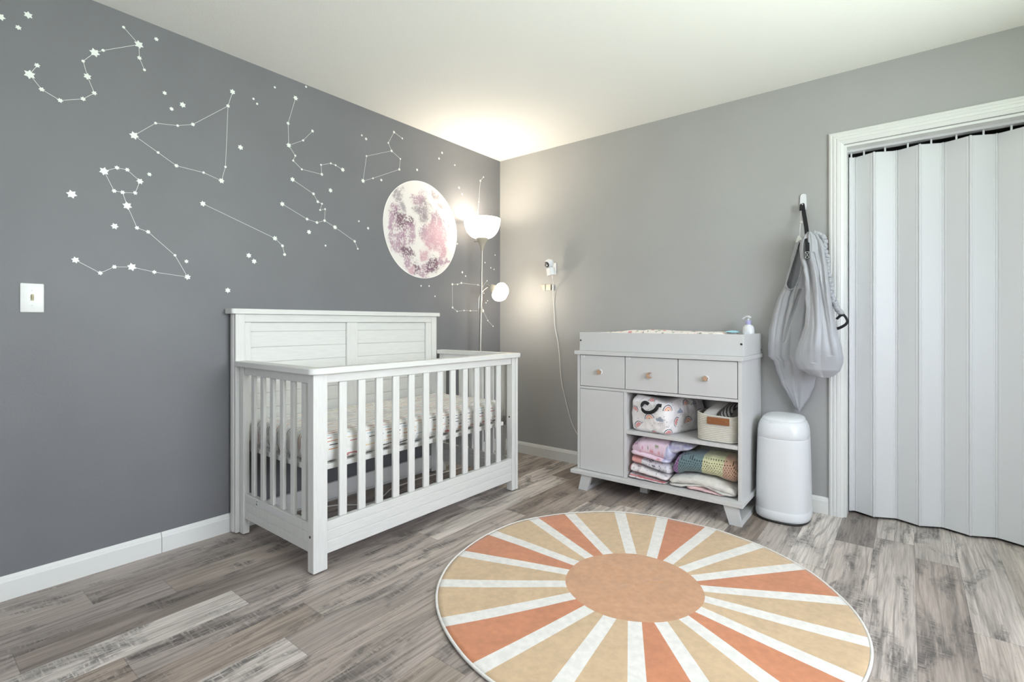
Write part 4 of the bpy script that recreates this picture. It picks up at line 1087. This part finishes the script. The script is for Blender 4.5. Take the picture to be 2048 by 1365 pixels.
def basket():
    t = thing('rope_basket', 'cream coiled rope basket with a brown leather handle on the upper shelf', 'basket', (1.89, -.31, .411))
    x0, x1, y0, y1 = 1.782, 2.012, -.448, -.20
    cx_, cy_ = (x0+x1)/2, (y0+y1)/2; hx, hy = (x1-x0)/2, (y1-y0)/2
    n = 96; nl = 15; pitch = .0098; b = B(); rings = []
    def se(a, k):
        c_, s_ = math.cos(a), math.sin(a); e = 2/4.2
        return cx_+hx*k*math.copysign(abs(c_)**e, c_), cy_+hy*k*math.copysign(abs(s_)**e, s_)
    prof = [(.80, .4112), (.90, .4118)]
    for l in range(nl):
        for q in range(5):
            s = q/5; prof.append((.955+.03*(l/nl)+.018*math.sin(pi*s), .4145+(l+s)*pitch))
    top = .4145+nl*pitch
    prof += [(.985, top), (.96, top+.001), (.94, top-.004)]
    prof += [(.93, z) for z in (top-.03, top-.08, .425)]+[(.5, .422)]
    for k, z in prof:
        ring = []
        for i in range(n):
            a = 2*pi*i/n; x, y = se(a, k)
            dip = .006*math.sin(a*2+.6)*max(0, (z-.5)/.06) if z > .5 else 0
            ring.append(b.verts.new((min(x, 2.0175), y, z+dip)))
        rings.append(ring)
    for j in range(len(rings)-1):
        for i in range(n): b.faces.new([rings[j][i], rings[j][(i+1) % n], rings[j+1][(i+1) % n], rings[j+1][i]])
    b.faces.new(rings[0][::-1]); b.faces.new(rings[-1])
    obj('basket_body', b, mat('cream_rope', (.66, .63, .56, 1), .9, .5, 400, .08, 60), t, smooth='all')
    b = B(); box(b, (1.855, -.4545, .511), (1.972, -.4485, .549), .0015); h = obj('handle', b, mat('brown_leather', srgb(146, 92, 54), .5, .2, 200, .15, 30), t, label='brown leather handle strap')
    for x in (1.870, 1.956):
        b = B(); lathe(b, [(.0032, 0), (.0032, .001), (.001, .0018)], TR((x, -.4545, .530), pi/2), 14); obj('rivet', b, mat('brass_rivet', (.35, .25, .12, 1), .4, metal=.8), h)
    # two folded cloths sticking up out of the basket
    def fold(name, pts, w, th, m, lab, stripe=False):
        b = B(); P_ = smoothpts(pts, 10); nn = 14
        d = Vector((w[0], w[1], w[2])); rows_ = []
        for i, p in enumerate(P_):
            tn = (P_[min(i+1, len(P_)-1)]-P_[max(0, i-1)]).normalized(); nr = tn.cross(d).normalized(); ring = []
            for k in range(nn):
                a = 2*pi*k/nn; c_, s_ = math.cos(a), math.sin(a)
                ring.append(b.verts.new(p+d*math.copysign(abs(c_)**.5, c_)+nr*th*math.copysign(abs(s_)**.7, s_)))
            rows_.append(ring)
        for i in range(len(rows_)-1):
            for k in range(nn): b.faces.new([rows_[i][k], rows_[i][(k+1) % nn], rows_[i+1][(k+1) % nn], rows_[i+1][k]])
        b.faces.new(rows_[0]); b.faces.new(rows_[-1])
        o = obj(name, b, m, None, smooth='all', origin=(1.93, -.32, .56)); tag(o, lab, 'cloth', None)
        return o
    fold('folded_cloth', [(1.845, -.415, .520), (1.862, -.405, .566), (1.885, -.36, .592), (1.905, -.30, .616), (1.912, -.24, .620)], (.036, .012, .004), .007, mat('pale_grey_cloth', (.50, .49, .46, 1), .9, .3, 200), 'plain pale grey folded cloth sticking out of the rope basket')
    mm, tt, pp = newmat('striped_knit'); tcn = N(tt, 'ShaderNodeTexCoord'); wv = N(tt, 'ShaderNodeTexWave', wave_type='BANDS', bands_direction='X', i_Scale=26.0, i_Distortion=2.0); mpn = N(tt, 'ShaderNodeMapping'); mpn.inputs['Rotation'].default_value = (0, .6, .3)
    tt.links.new(tcn.outputs['Object'], mpn.inputs[0]); tt.links.new(mpn.outputs[0], wv.inputs['Vector'])
    tt.links.new(ramp(tt, wv.outputs[0], [(.35, (.045, .04, .045, 1)), (.5, (.22, .21, .20, 1)), (.8, (.30, .29, .27, 1))]), pp.inputs['Base Color']); pp.inputs['Roughness'].default_value = .9
    fold('striped_cloth', [(1.930, -.420, .520), (1.940, -.412, .560), (1.955, -.37, .592), (1.972, -.31, .612), (1.980, -.25, .616)], (.030, .010, .004), .009, mm, 'grey and charcoal striped cloth in the rope basket against the side panel')
basket()

def layer(b, tab, yf, yb, n=44, nx=70, nexp=3.2, wob=.004, seed=0, ends=.02, puff=0):
    """one padded fold: tab = [(x, z bottom, z top)...]; superellipse section in y-z"""
    x0, x1 = tab[0][0], tab[-1][0]; rings = []
    zb = [(a, c) for a, c, d in tab]; zt = [(a, d) for a, c, d in tab]
    for i in range(nx+1):
        s = i/nx; x = lerp(x0, x1, s); lo, hi = curve(zb, x), curve(zt, x)
        e = min(1, min(x-x0, x1-x)/ends+.12); e = (1-(1-e)**2)**.5
        mz, hz = (lo+hi)/2, (hi-lo)/2*max(.25, e); f_ = yf(x) if callable(yf) else yf
        my, hy = (f_+yb)/2, (yb-f_)/2*max(.85, e**.3)
        ring = []
        for k in range(n):
            a = 2*pi*k/n; c_, s_ = math.cos(a), math.sin(a); q = 2/nexp
            y = my+hy*math.copysign(abs(c_)**q, c_); z = mz+hz*math.copysign(abs(s_)**q, s_)
            w = noise.fractal(Vector((x*22, y*18, z*26+seed)), 1, 2, 3)*wob
            z2 = z+w*(1 if s_ > -.2 else .15); y2 = y+w*(.8 if c_ < 0 else 0)
            ring.append(b.verts.new((x, max(-.474, y2), max(lo, z2))))
        rings.append(ring)
    for i in range(nx):
        for k in range(n): b.faces.new([rings[i][k], rings[i][(k+1) % n], rings[i+1][(k+1) % n], rings[i+1][k]])
    b.faces.new(rings[0]); b.faces.new(rings[-1])
def blankets():
    G = 'folded blankets on the lower shelf'
    def fin(name, b, m, lab, org, paint=None, cat='blanket'):
        o = obj(name, b, m, None, smooth='all', origin=org); tag(o, lab, cat, G)
        if paint: paintattr(o, paint)
        return o
    M_F = attrmat('printed_fleece', .9, .5, 500, .4)
    # bottom of the left pile: thin grey-white swaddle
    b = B(); layer(b, [(1.384, .1228, .156), (1.46, .1228, .152), (1.56, .1228, .146), (1.622, .1228, .136)], -.448, -.12, wob=.003, seed=1)
    layer(b, [(1.388, .128, .142), (1.5, .128, .140), (1.60, .126, .134)], -.456, -.30, wob=.002, seed=9)
    f = floral([lin(90, 80, 92), lin(214, 150, 150), None, None, None], .03, 11, lin(222, 214, 216))
    fin('folded_blanket', b, M_F, 'thin white and grey blanket at the very bottom left of the pile', (1.5, -.3, .1228), lambda p, n: lin(196, 110, 112) if abs(p.z-.146+(p.x-1.384)*.05) < .003 and p.y < -.43 else f(p.x, p.z*1.6+p.y))
    # red trimmed
    b = B(); layer(b, [(1.390, .158, .214), (1.45, .155, .206), (1.53, .150, .190), (1.60, .142, .176), (1.628, .140, .168)], -.452, -.11, wob=.004, seed=2)
    f = floral([lin(110, 100, 120), lin(170, 160, 170), None, None], .035, 5, lin(232, 226, 226))
    def pf(p, n):
        zc = curve([(1.39, .176), (1.45, .170), (1.53, .160), (1.628, .150)], p.x)
        if p.y < -.40 and (p.x < 1.405 or (p.z < zc and p.x > 1.43) and p.z > zc-.020-.03*max(0, p.x-1.55)*3): return lin(158, 44, 52)
        return f(p.x, p.z*1.5+p.y)
    fin('folded_blanket', b, M_F, 'white blanket with a dark red trim, second from the bottom left', (1.5, -.3, .158), pf)
    # pink and grey animals
    b = B(); layer(b, [(1.398, .216, .262), (1.46, .208, .258), (1.54, .193, .250), (1.60, .180, .246), (1.640, .174, .240)], -.444, -.10, wob=.004, seed=3)
    def pg(p, n):
        q = noise.noise(Vector((p.x*34, p.z*50, 2)))
        if p.x < 1.47: return lin(226, 160, 156)
        if abs(q) < .045: return lin(96, 92, 108)
        return lin(220, 216, 224)
    fin('folded_blanket', b, M_F, 'pink and pale grey blanket with dark outlines, third up in the left pile', (1.5, -.3, .216), pg)
    # plush floral with lilac inside
    b = B(); layer(b, [(1.392, .276, .326), (1.42, .266, .352), (1.48, .264, .377), (1.56, .258, .384), (1.62, .250, .378), (1.648, .250, .350)], lambda x: -.448+.02*max(0, 1.45-x)/.06, -.09, wob=.006, seed=4, ends=.03)
    layer(b, [(1.404, .266, .300), (1.47, .262, .296), (1.56, .252, .280), (1.636, .246, .268)], -.458, -.25, wob=.004, seed=5, ends=.03)
    layer(b, [(1.615, .268, .352), (1.65, .300, .378), (1.70, .322, .376), (1.76, .340, .366)], -.430, -.242, wob=.008, seed=6, ends=.03)
    f = floral([lin(198, 100, 150), lin(214, 130, 140), lin(130, 140, 110), lin(200, 130, 190), None, None], .042, 8, lin(232, 206, 222))
    def pp_(p, n):
        if p.x > 1.622+.3*(p.z-.33):
            q = noise.noise(Vector((p.x*60, p.y*60, p.z*60))); return lin(170, 170, 206).lerp(lin(214, 212, 228), .5+q)
        if p.z < .30 and n.z < -.3: return lin(226, 190, 200)
        return f(p.x, p.z*1.3+p.y*.8)
    fin('plush_blanket', b, M_F, 'pink floral plush blanket with lilac lining on top of the left pile', (1.5, -.3, .258), pp_)
    # cream blanket behind
    b = B(); layer(b, [(1.665, .1228, .330), (1.76, .1228, .362), (1.90, .1228, .374), (2.005, .1228, .366)], -.235, -.04, wob=.010, seed=12, ends=.04)
    fin('folded_blanket', b, mat('cream_plush', (.46, .44, .38, 1), .95, .6, 200, .2, 20), 'bulky cream blanket at the back of the lower shelf behind the crocheted one', (1.85, -.14, .1228))
    # sherpa
    b = B(); M_S = mat('white_sherpa', (.74, .71, .66, 1), .95, 1.0, 260, .12, 50, sheen=.4)
    layer(b, [(1.640, .138, .172), (1.70, .140, .193), (1.78, .150, .205), (1.88, .140, .205), (1.96, .130, .190), (2.002, .126, .170)], -.455, -.25, wob=.006, seed=7, ends=.03, nexp=2.6)
    layer(b, [(1.638, .1228, .146), (1.70, .1228, .150), (1.76, .140, .158), (1.84, .150, .172), (1.93, .124, .158), (1.998, .1228, .150)], -.450, -.25, wob=.005, seed=8, ends=.03, nexp=2.6)
    o = fin('sherpa_blanket', b, M_S, 'fluffy white sherpa blanket folded under the crocheted blanket', (1.82, -.35, .1228))
    b = B(); layer(b, [(1.735, .1232, .150), (1.80, .1232, .152), (1.88, .1232, .142), (1.945, .1228, .130)], -.448, -.27, wob=.004, seed=10, ends=.03)
    s = obj('lining', b, attrmat('pink_lining', .9, .4, 300), o, smooth='all', label='pale pink printed lining')
    f2 = floral([lin(110, 96, 110), None, None], .02, 2, lin(226, 190, 190)); paintattr(s, lambda p, n: f2(p.x, p.z*2))
    # crochet
    b = B(); layer(b, [(1.655, .176, .268), (1.68, .186, .300), (1.72, .204, .318), (1.80, .212, .330), (1.88, .210, .336), (1.95, .198, .338), (2.005, .186, .332)], lambda x: -.438, -.245, n=190, nx=230, nexp=2.5, wob=.006, seed=14, ends=.035)
    def cr(p, n):
        x = p.x+(p.z-.26)*-.10
        c = lin(160, 112, 168) if x < 1.690 else lin(112, 138, 142) if x < 1.822 else lin(222, 220, 176) if x < 1.935 else lin(212, 172, 148)
        if x > 1.822:
            g_ = max(0, min(1, (p.z-.295)/.03))*max(0, min(1, (noise.noise(Vector((p.x*16, p.y*10, 0)))+.25)*2)); c = c.lerp(lin(160, 172, 122), g_*.55)
        s_ = p.z*1.0-p.y*.9
        hx_ = (p.x/.0135+(math.floor(s_/.0115) % 2)*.5) % 1; hz_ = (s_/.0115) % 1
        if p.z < .315 and math.hypot(hx_-.5, hz_-.5) < .25: return c*.14
        return c*(.85+.3*hz_) if hz_ < .5 else c
    fin('crochet_blanket', b, attrmat('crochet_yarn', .95, .8, 500, .4), 'crocheted blanket in purple, teal, pale yellow and peach bands, folded on the right', (1.83, -.34, .186), cr)
blankets()

# ---------------------------------------------------------------- diaper pail
def pail():
    cx_, cy_ = 2.184, -.178
    t = thing('diaper_pail', 'tall white rounded plastic diaper pail between changing table and closet casing', 'bin', (cx_, cy_, 0))
    def ring(b, hx, hy, z, n=72, e=2.7, tilt=0):
        r = []
        for i in range(n):
            a = 2*pi*i/n; c_, s_ = math.cos(a), math.sin(a); q = 2/e
            y = hy*math.copysign(abs(s_)**q, s_); r.append(b.verts.new((cx_+hx*math.copysign(abs(c_)**q, c_), cy_+y, z+tilt*y)))
        return r
    def loft(name, prof, capb=True, capt=True, m=M_PLAST, par=t):
        b = B(); R_ = [ring(b, *p) if len(p) == 3 else ring(b, p[0], p[1], p[2], tilt=p[3]) for p in prof]
        for j in range(len(R_)-1):
            for i in range(72): b.faces.new([R_[j][i], R_[j][(i+1) % 72], R_[j+1][(i+1) % 72], R_[j+1][i]])
        if capb: b.faces.new(R_[0][::-1])
        if capt: b.faces.new(R_[-1])
        return obj(name, b, m, par, smooth='all')
    loft('base', [(.122, .140, .0005), (.130, .150, .004), (.130, .150, .012)], m=M_BOLT)
    loft('body', [(.126, .146, .012), (.1325, .153, .016), (.134, .154, .03), (.1335, .153, .062), (.132, .152, .0635), (.1322, .152, .066), (.131, .150, .20), (.128, .147, .34), (.125, .143, .440), (.1245, .1425, .4445)])
    loft('rim', [(.1235, .1415, .4445), (.1245, .1425, .446), (.1235, .1415, .475), (.119, .136, .505), (.110, .126, .528), (.104, .119, .5355)])
    loft('lid', [(.102, .117, .5357, .03), (.104, .119, .538, .03), (.101, .116, .5455, .03), (.090, .103, .5535, .03), (.060, .068, .560, .03), (.02, .022, .5625, .03)])
    b = B(); box(b, (cx_-.045, cy_-.1255, .524), (cx_+.02, cy_-.112, .5335), .003); obj('lid_lip', b, M_PLAST, t, smooth=True)
pail()

# ---------------------------------------------------------------- hook and the two hanging bags
def hanging():
    h = thing('wall_hook', 'white adhesive hook carrying the grey bags on the wall beside the closet', 'wall hook', (2.254, -.003, 1.76))
    b = B(); P_ = []
    for k in range(13): a = pi*k/12; P_.append((2.254+.0145*math.cos(a), 1.792+.010*math.sin(a)))
    P_ += [(2.2375, 1.735), (2.2405, 1.712), (2.254, 1.706), (2.2675, 1.712), (2.2705, 1.735)]
    prism(b, P_, 'y', -.0085, -.0004); bmesh.ops.bevel(b, geom=[e for e in b.edges if abs(e.verts[0].co.y-e.verts[1].co.y) < 1e-6], offset=.002, segments=2, affect='EDGES'); obj('plate', b, M_PLAST, h, smooth=30)
    b = B(); tube(b, smoothpts([(2.254, -.007, 1.735), (2.254, -.014, 1.722), (2.254, -.026, 1.717), (2.254, -.034, 1.724), (2.254, -.034, 1.738)], 4), .0045, 10); obj('prong', b, M_PLAST, h, smooth=True)

    def bagloft(rows, ydep, seed, nfold, foldamp, hole=None, nu=220, nz=260, wall=.005, creases=()):
        """rows=[(z,xl,xr)...] top to bottom; ydep(z)->(y centre, half depth)"""
        zs = [r[0] for r in rows]; b = B(); R_ = []
        tabl = [(-r[0], r[1]) for r in rows]; tabr = [(-r[0], r[2]) for r in rows]
        rnd = random.Random(seed); ph = [rnd.random()*6.28 for _ in range(6)]
        for j in range(nz+1):
            z = lerp(zs[0], zs[-1], j/nz); xl, xr = curve(tabl, -z), curve(tabr, -z); yc, hd = ydep(z)
            mx, hw = (xl+xr)/2, (xr-xl)/2; ring = []
            s = j/nz
            amp = foldamp(s)
            for i in range(nu):
                a = 2*pi*i/nu; c_, s_ = math.cos(a), math.sin(a)
                # folds radiate from the gathered neck
                fx = c_*nfold+ph[0]+.9*math.sin(s*2.2+ph[1])+.35*math.sin(c_*5+ph[4])
                f_ = abs(math.sin(fx))**.55-.55+.4*math.sin(c_*nfold*1.9+ph[2]+s*2)+.9*noise.noise(Vector((c_*3, s*5, seed+(2 if s_ > 0 else 0))))
                for (u0, s0, u1, s1, wd, dp) in creases:
                    if min(s0, s1) <= s <= max(s0, s1):
                        uu = lerp(u0, u1, (s-s0)/(s1-s0)); f_ -= dp*math.exp(-((c_-uu)/wd)**2)
                d = hd*abs(s_)**.75
                sgn = -1 if s_ > 0 else 1
                y = yc+sgn*d*(1 if sgn < 0 else .75)+sgn*amp*f_*abs(s_)**.4
                x = mx+hw*c_+ .004*noise.noise(Vector((s*14, c_*2, seed+5)))*(abs(c_) > .8)
                ring.append(b.verts.new((x, min(y, -.0045), z)))
            R_.append(ring)
        for j in range(nz):
            for i in range(nu):
                q = [R_[j][i], R_[j][(i+1) % nu], R_[j+1][(i+1) % nu], R_[j+1][i]]
                if hole:
                    a = 2*pi*(i+.5)/nu
                    if math.sin(a) > 0:
                        cx2 = sum(v.co.x for v in q)/4; cz2 = sum(v.co.z for v in q)/4
                        if hole(cx2, cz2): continue
                b.faces.new(q)
        b.faces.new(R_[0][::-1]); b.faces.new(R_[-1])
        return b
    # large bag against the wall, mouth gaping at the left
    rows = [(1.548, 2.226, 2.262), (1.50, 2.213, 2.292), (1.42, 2.198, 2.315), (1.30, 2.170, 2.335), (1.18, 2.124, 2.345), (1.08, 2.098, 2.35), (1.02, 2.088, 2.352), (.93, 2.083, 2.346), (.872, 2.084, 2.338), (.858, 2.096, 2.336), (.845, 2.112, 2.334), (.80, 2.122, 2.332), (.72, 2.148, 2.316), (.65, 2.182, 2.290), (.60, 2.210, 2.265), (.572, 2.230, 2.247), (.562, 2.238, 2.241)]
    MOUTH = [(2.236, 1.520), (2.222, 1.455), (2.205, 1.385), (2.187, 1.318), (2.180, 1.285), (2.188, 1.262), (2.204, 1.252), (2.222, 1.262), (2.240, 1.295), (2.252, 1.345), (2.259, 1.40), (2.262, 1.46), (2.256, 1.505), (2.246, 1.530)]
    def inside(x, z):
        c = False; n = len(MOUTH)
        for i in range(n):
            (x1, z1), (x2, z2) = MOUTH[i], MOUTH[i-1]
            if (z1 > z) != (z2 > z) and x < (x2-x1)*(z-z1)/(z2-z1)+x1: c = not c
        return c
    def yd(z):
        return (-.030-.030*curve([(-1.55, 0), (-1.3, .55), (-.95, 1), (-.72, .6), (-.56, .2)], -z), .010+.040*curve([(-1.55, .15), (-1.35, .55), (-.98, 1), (-.72, .55), (-.56, .1)], -z))
    t = thing('hanging_bag', 'silver-grey drawstring bag with a gaping mouth and pointed bottom hanging by the closet', 'bag', (2.22, -.05, 1.50))
    b = bagloft(rows, yd, 3, 5.5, lambda s: .013*math.exp(-((s-.38)/.32)**2)+.002, hole=inside, creases=[(.05, .30, -.35, .60, .05, 1.4), (-.35, .25, -.5, .75, .04, 1.2)])
    body = obj('bag_body', b, M_BAG, t, smooth='all')
    # gathered elastic around the mouth
    pts = smoothpts([(x, yd(z)[0]-yd(z)[1]*1.05-.001, z) for x, z in MOUTH+[MOUTH[0]]], 7)
    pts = [p+Vector((0, .0015*math.sin(i*2.1), .0)) for i, p in enumerate(pts)]
    b = B(); tube(b, pts, [.0048+.0014*math.sin(i*1.9) for i in range(len(pts))], 8); obj('elastic_rim', b, M_BAG, t, smooth='all')
    b = B(); prism(b, [(2.222, 1.522), (2.234, 1.558), (2.240, 1.560), (2.266, 1.528), (2.262, 1.520)], 'y', -.0525, -.0505); obj('care_tag', b, M_DECAL, t)
    b = B(); tube(b, [(2.250, -.034, 1.722), (2.247, -.040, 1.66), (2.243, -.042, 1.60), (2.243, -.045, 1.548)], .0016, 6); obj('hanging_cord', b, M_CORD, t)
    b = B(); bmesh.ops.create_uvsphere(b, u_segments=14, v_segments=10, radius=.0085, matrix=Matrix.Translation((2.248, -.040, 1.636))); obj('cord_stopper', b, M_CORD, t, smooth=True)
    # second bag in front, over the casing
    rows = [(1.560, 2.293, 2.316), (1.535, 2.270, 2.345), (1.50, 2.258, 2.364), (1.46, 2.256, 2.372), (1.42, 2.262, 2.378), (1.36, 2.276, 2.386), (1.30, 2.284, 2.392), (1.22, 2.288, 2.402), (1.12, 2.290, 2.416), (1.05, 2.285, 2.428), (1.00, 2.270, 2.440), (.93, 2.248, 2.456), (.885, 2.240, 2.462), (.86, 2.240, 2.461), (.82, 2.257, 2.450), (.792, 2.300, 2.428), (.778, 2.335, 2.405)]
    def yd2(z):
        return (-.152-.030*curve([(-1.56, -.6), (-1.3, .2), (-.95, 1), (-.78, .9)], -z), .012+.048*curve([(-1.56, .2), (-1.45, .35), (-1.2, .55), (-.92, 1), (-.82, .85), (-.778, .35)], -z))
    t2 = thing('hanging_bag', 'silver-grey bag with black strap and gathered side hanging in front of the closet casing', 'bag', (2.33, -.11, 1.50))
    b = bagloft(rows, yd2, 8, 3.2, lambda s: .011*math.exp(-((s-.28)/.42)**2)+.0025, creases=[(-.55, .05, -.15, .9, .10, .9), (.15, .15, .55, .85, .10, 1.0)])
    obj('bag_body', b, M_BAG, t2, smooth='all')
    pr = smoothpts([(2.306, -.128, 1.556), (2.345, -.124, 1.545), (2.366, -.118, 1.515), (2.370, -.120, 1.46), (2.380, -.125, 1.40), (2.386, -.130, 1.34), (2.396, -.135, 1.28), (2.402, -.140, 1.22), (2.416, -.145, 1.17), (2.436, -.15, 1.135), (2.450, -.15, 1.11)], 16)
    rnd = random.Random(2)
    pr = [p+Vector((.004*math.sin(i*.9)+.003*rnd.random(), .003*math.sin(i*1.3), 0)) for i, p in enumerate(pr)]
    b = B(); tube(b, pr, [.011+.0022*math.sin(i*1.1)+.0035*rnd.random() for i in range(len(pr))], 10); obj('gathered_edge', b, M_BAG, t2, smooth='all')
    def strap(P_, w, th, up, name='strap'):
        b = B(); tube(b, smoothpts(P_, 8), 1, 12, flat=(w, th, up)); return obj(name, b, M_BLACK, t2, smooth=30)
    strap([(2.250, -.042, 1.712), (2.254, -.036, 1.736), (2.259, -.036, 1.7), (2.272, -.07, 1.64), (2.287, -.122, 1.57), (2.297, -.172, 1.49), (2.299, -.184, 1.418)], .0105, .0012, (0, -1, .15))
    strap([(2.246, -.045, 1.700), (2.247, -.040, 1.728), (2.250, -.036, 1.738)], .006, .0012, (0, -1, .1))
    b = B(); box(b, (2.2875, -.1895, 1.410), (2.311, -.1845, 1.450), .001); pt_ = obj('strap_patch', b, M_BLACK, t2)
    b = B()
    for P_ in (((2.290, -.1902, 1.413), (2.3085, -.1902, 1.447)), ((2.3085, -.1902, 1.413), (2.290, -.1902, 1.447)), ((2.290, -.1902, 1.413), (2.3085, -.1902, 1.413)), ((2.290, -.1902, 1.447), (2.3085, -.1902, 1.447)), ((2.290, -.1902, 1.413), (2.290, -.1902, 1.447)), ((2.3085, -.1902, 1.413), (2.3085, -.1902, 1.447))):
        tube(b, P_, .0006, 5)
    obj('stitching', b, M_DECAL, pt_)
    b = B(); tube(b, smoothpts([(2.428, -.150, 1.085), (2.456, -.160, 1.108), (2.476, -.165, 1.078), (2.470, -.165, 1.058), (2.445, -.16, 1.040), (2.420, -.15, 1.032)], 8), 1, 12, flat=(.0075, .0015, (1, -.9, .2))); obj('strap', b, M_BLACK, t2, smooth=30)
hanging()
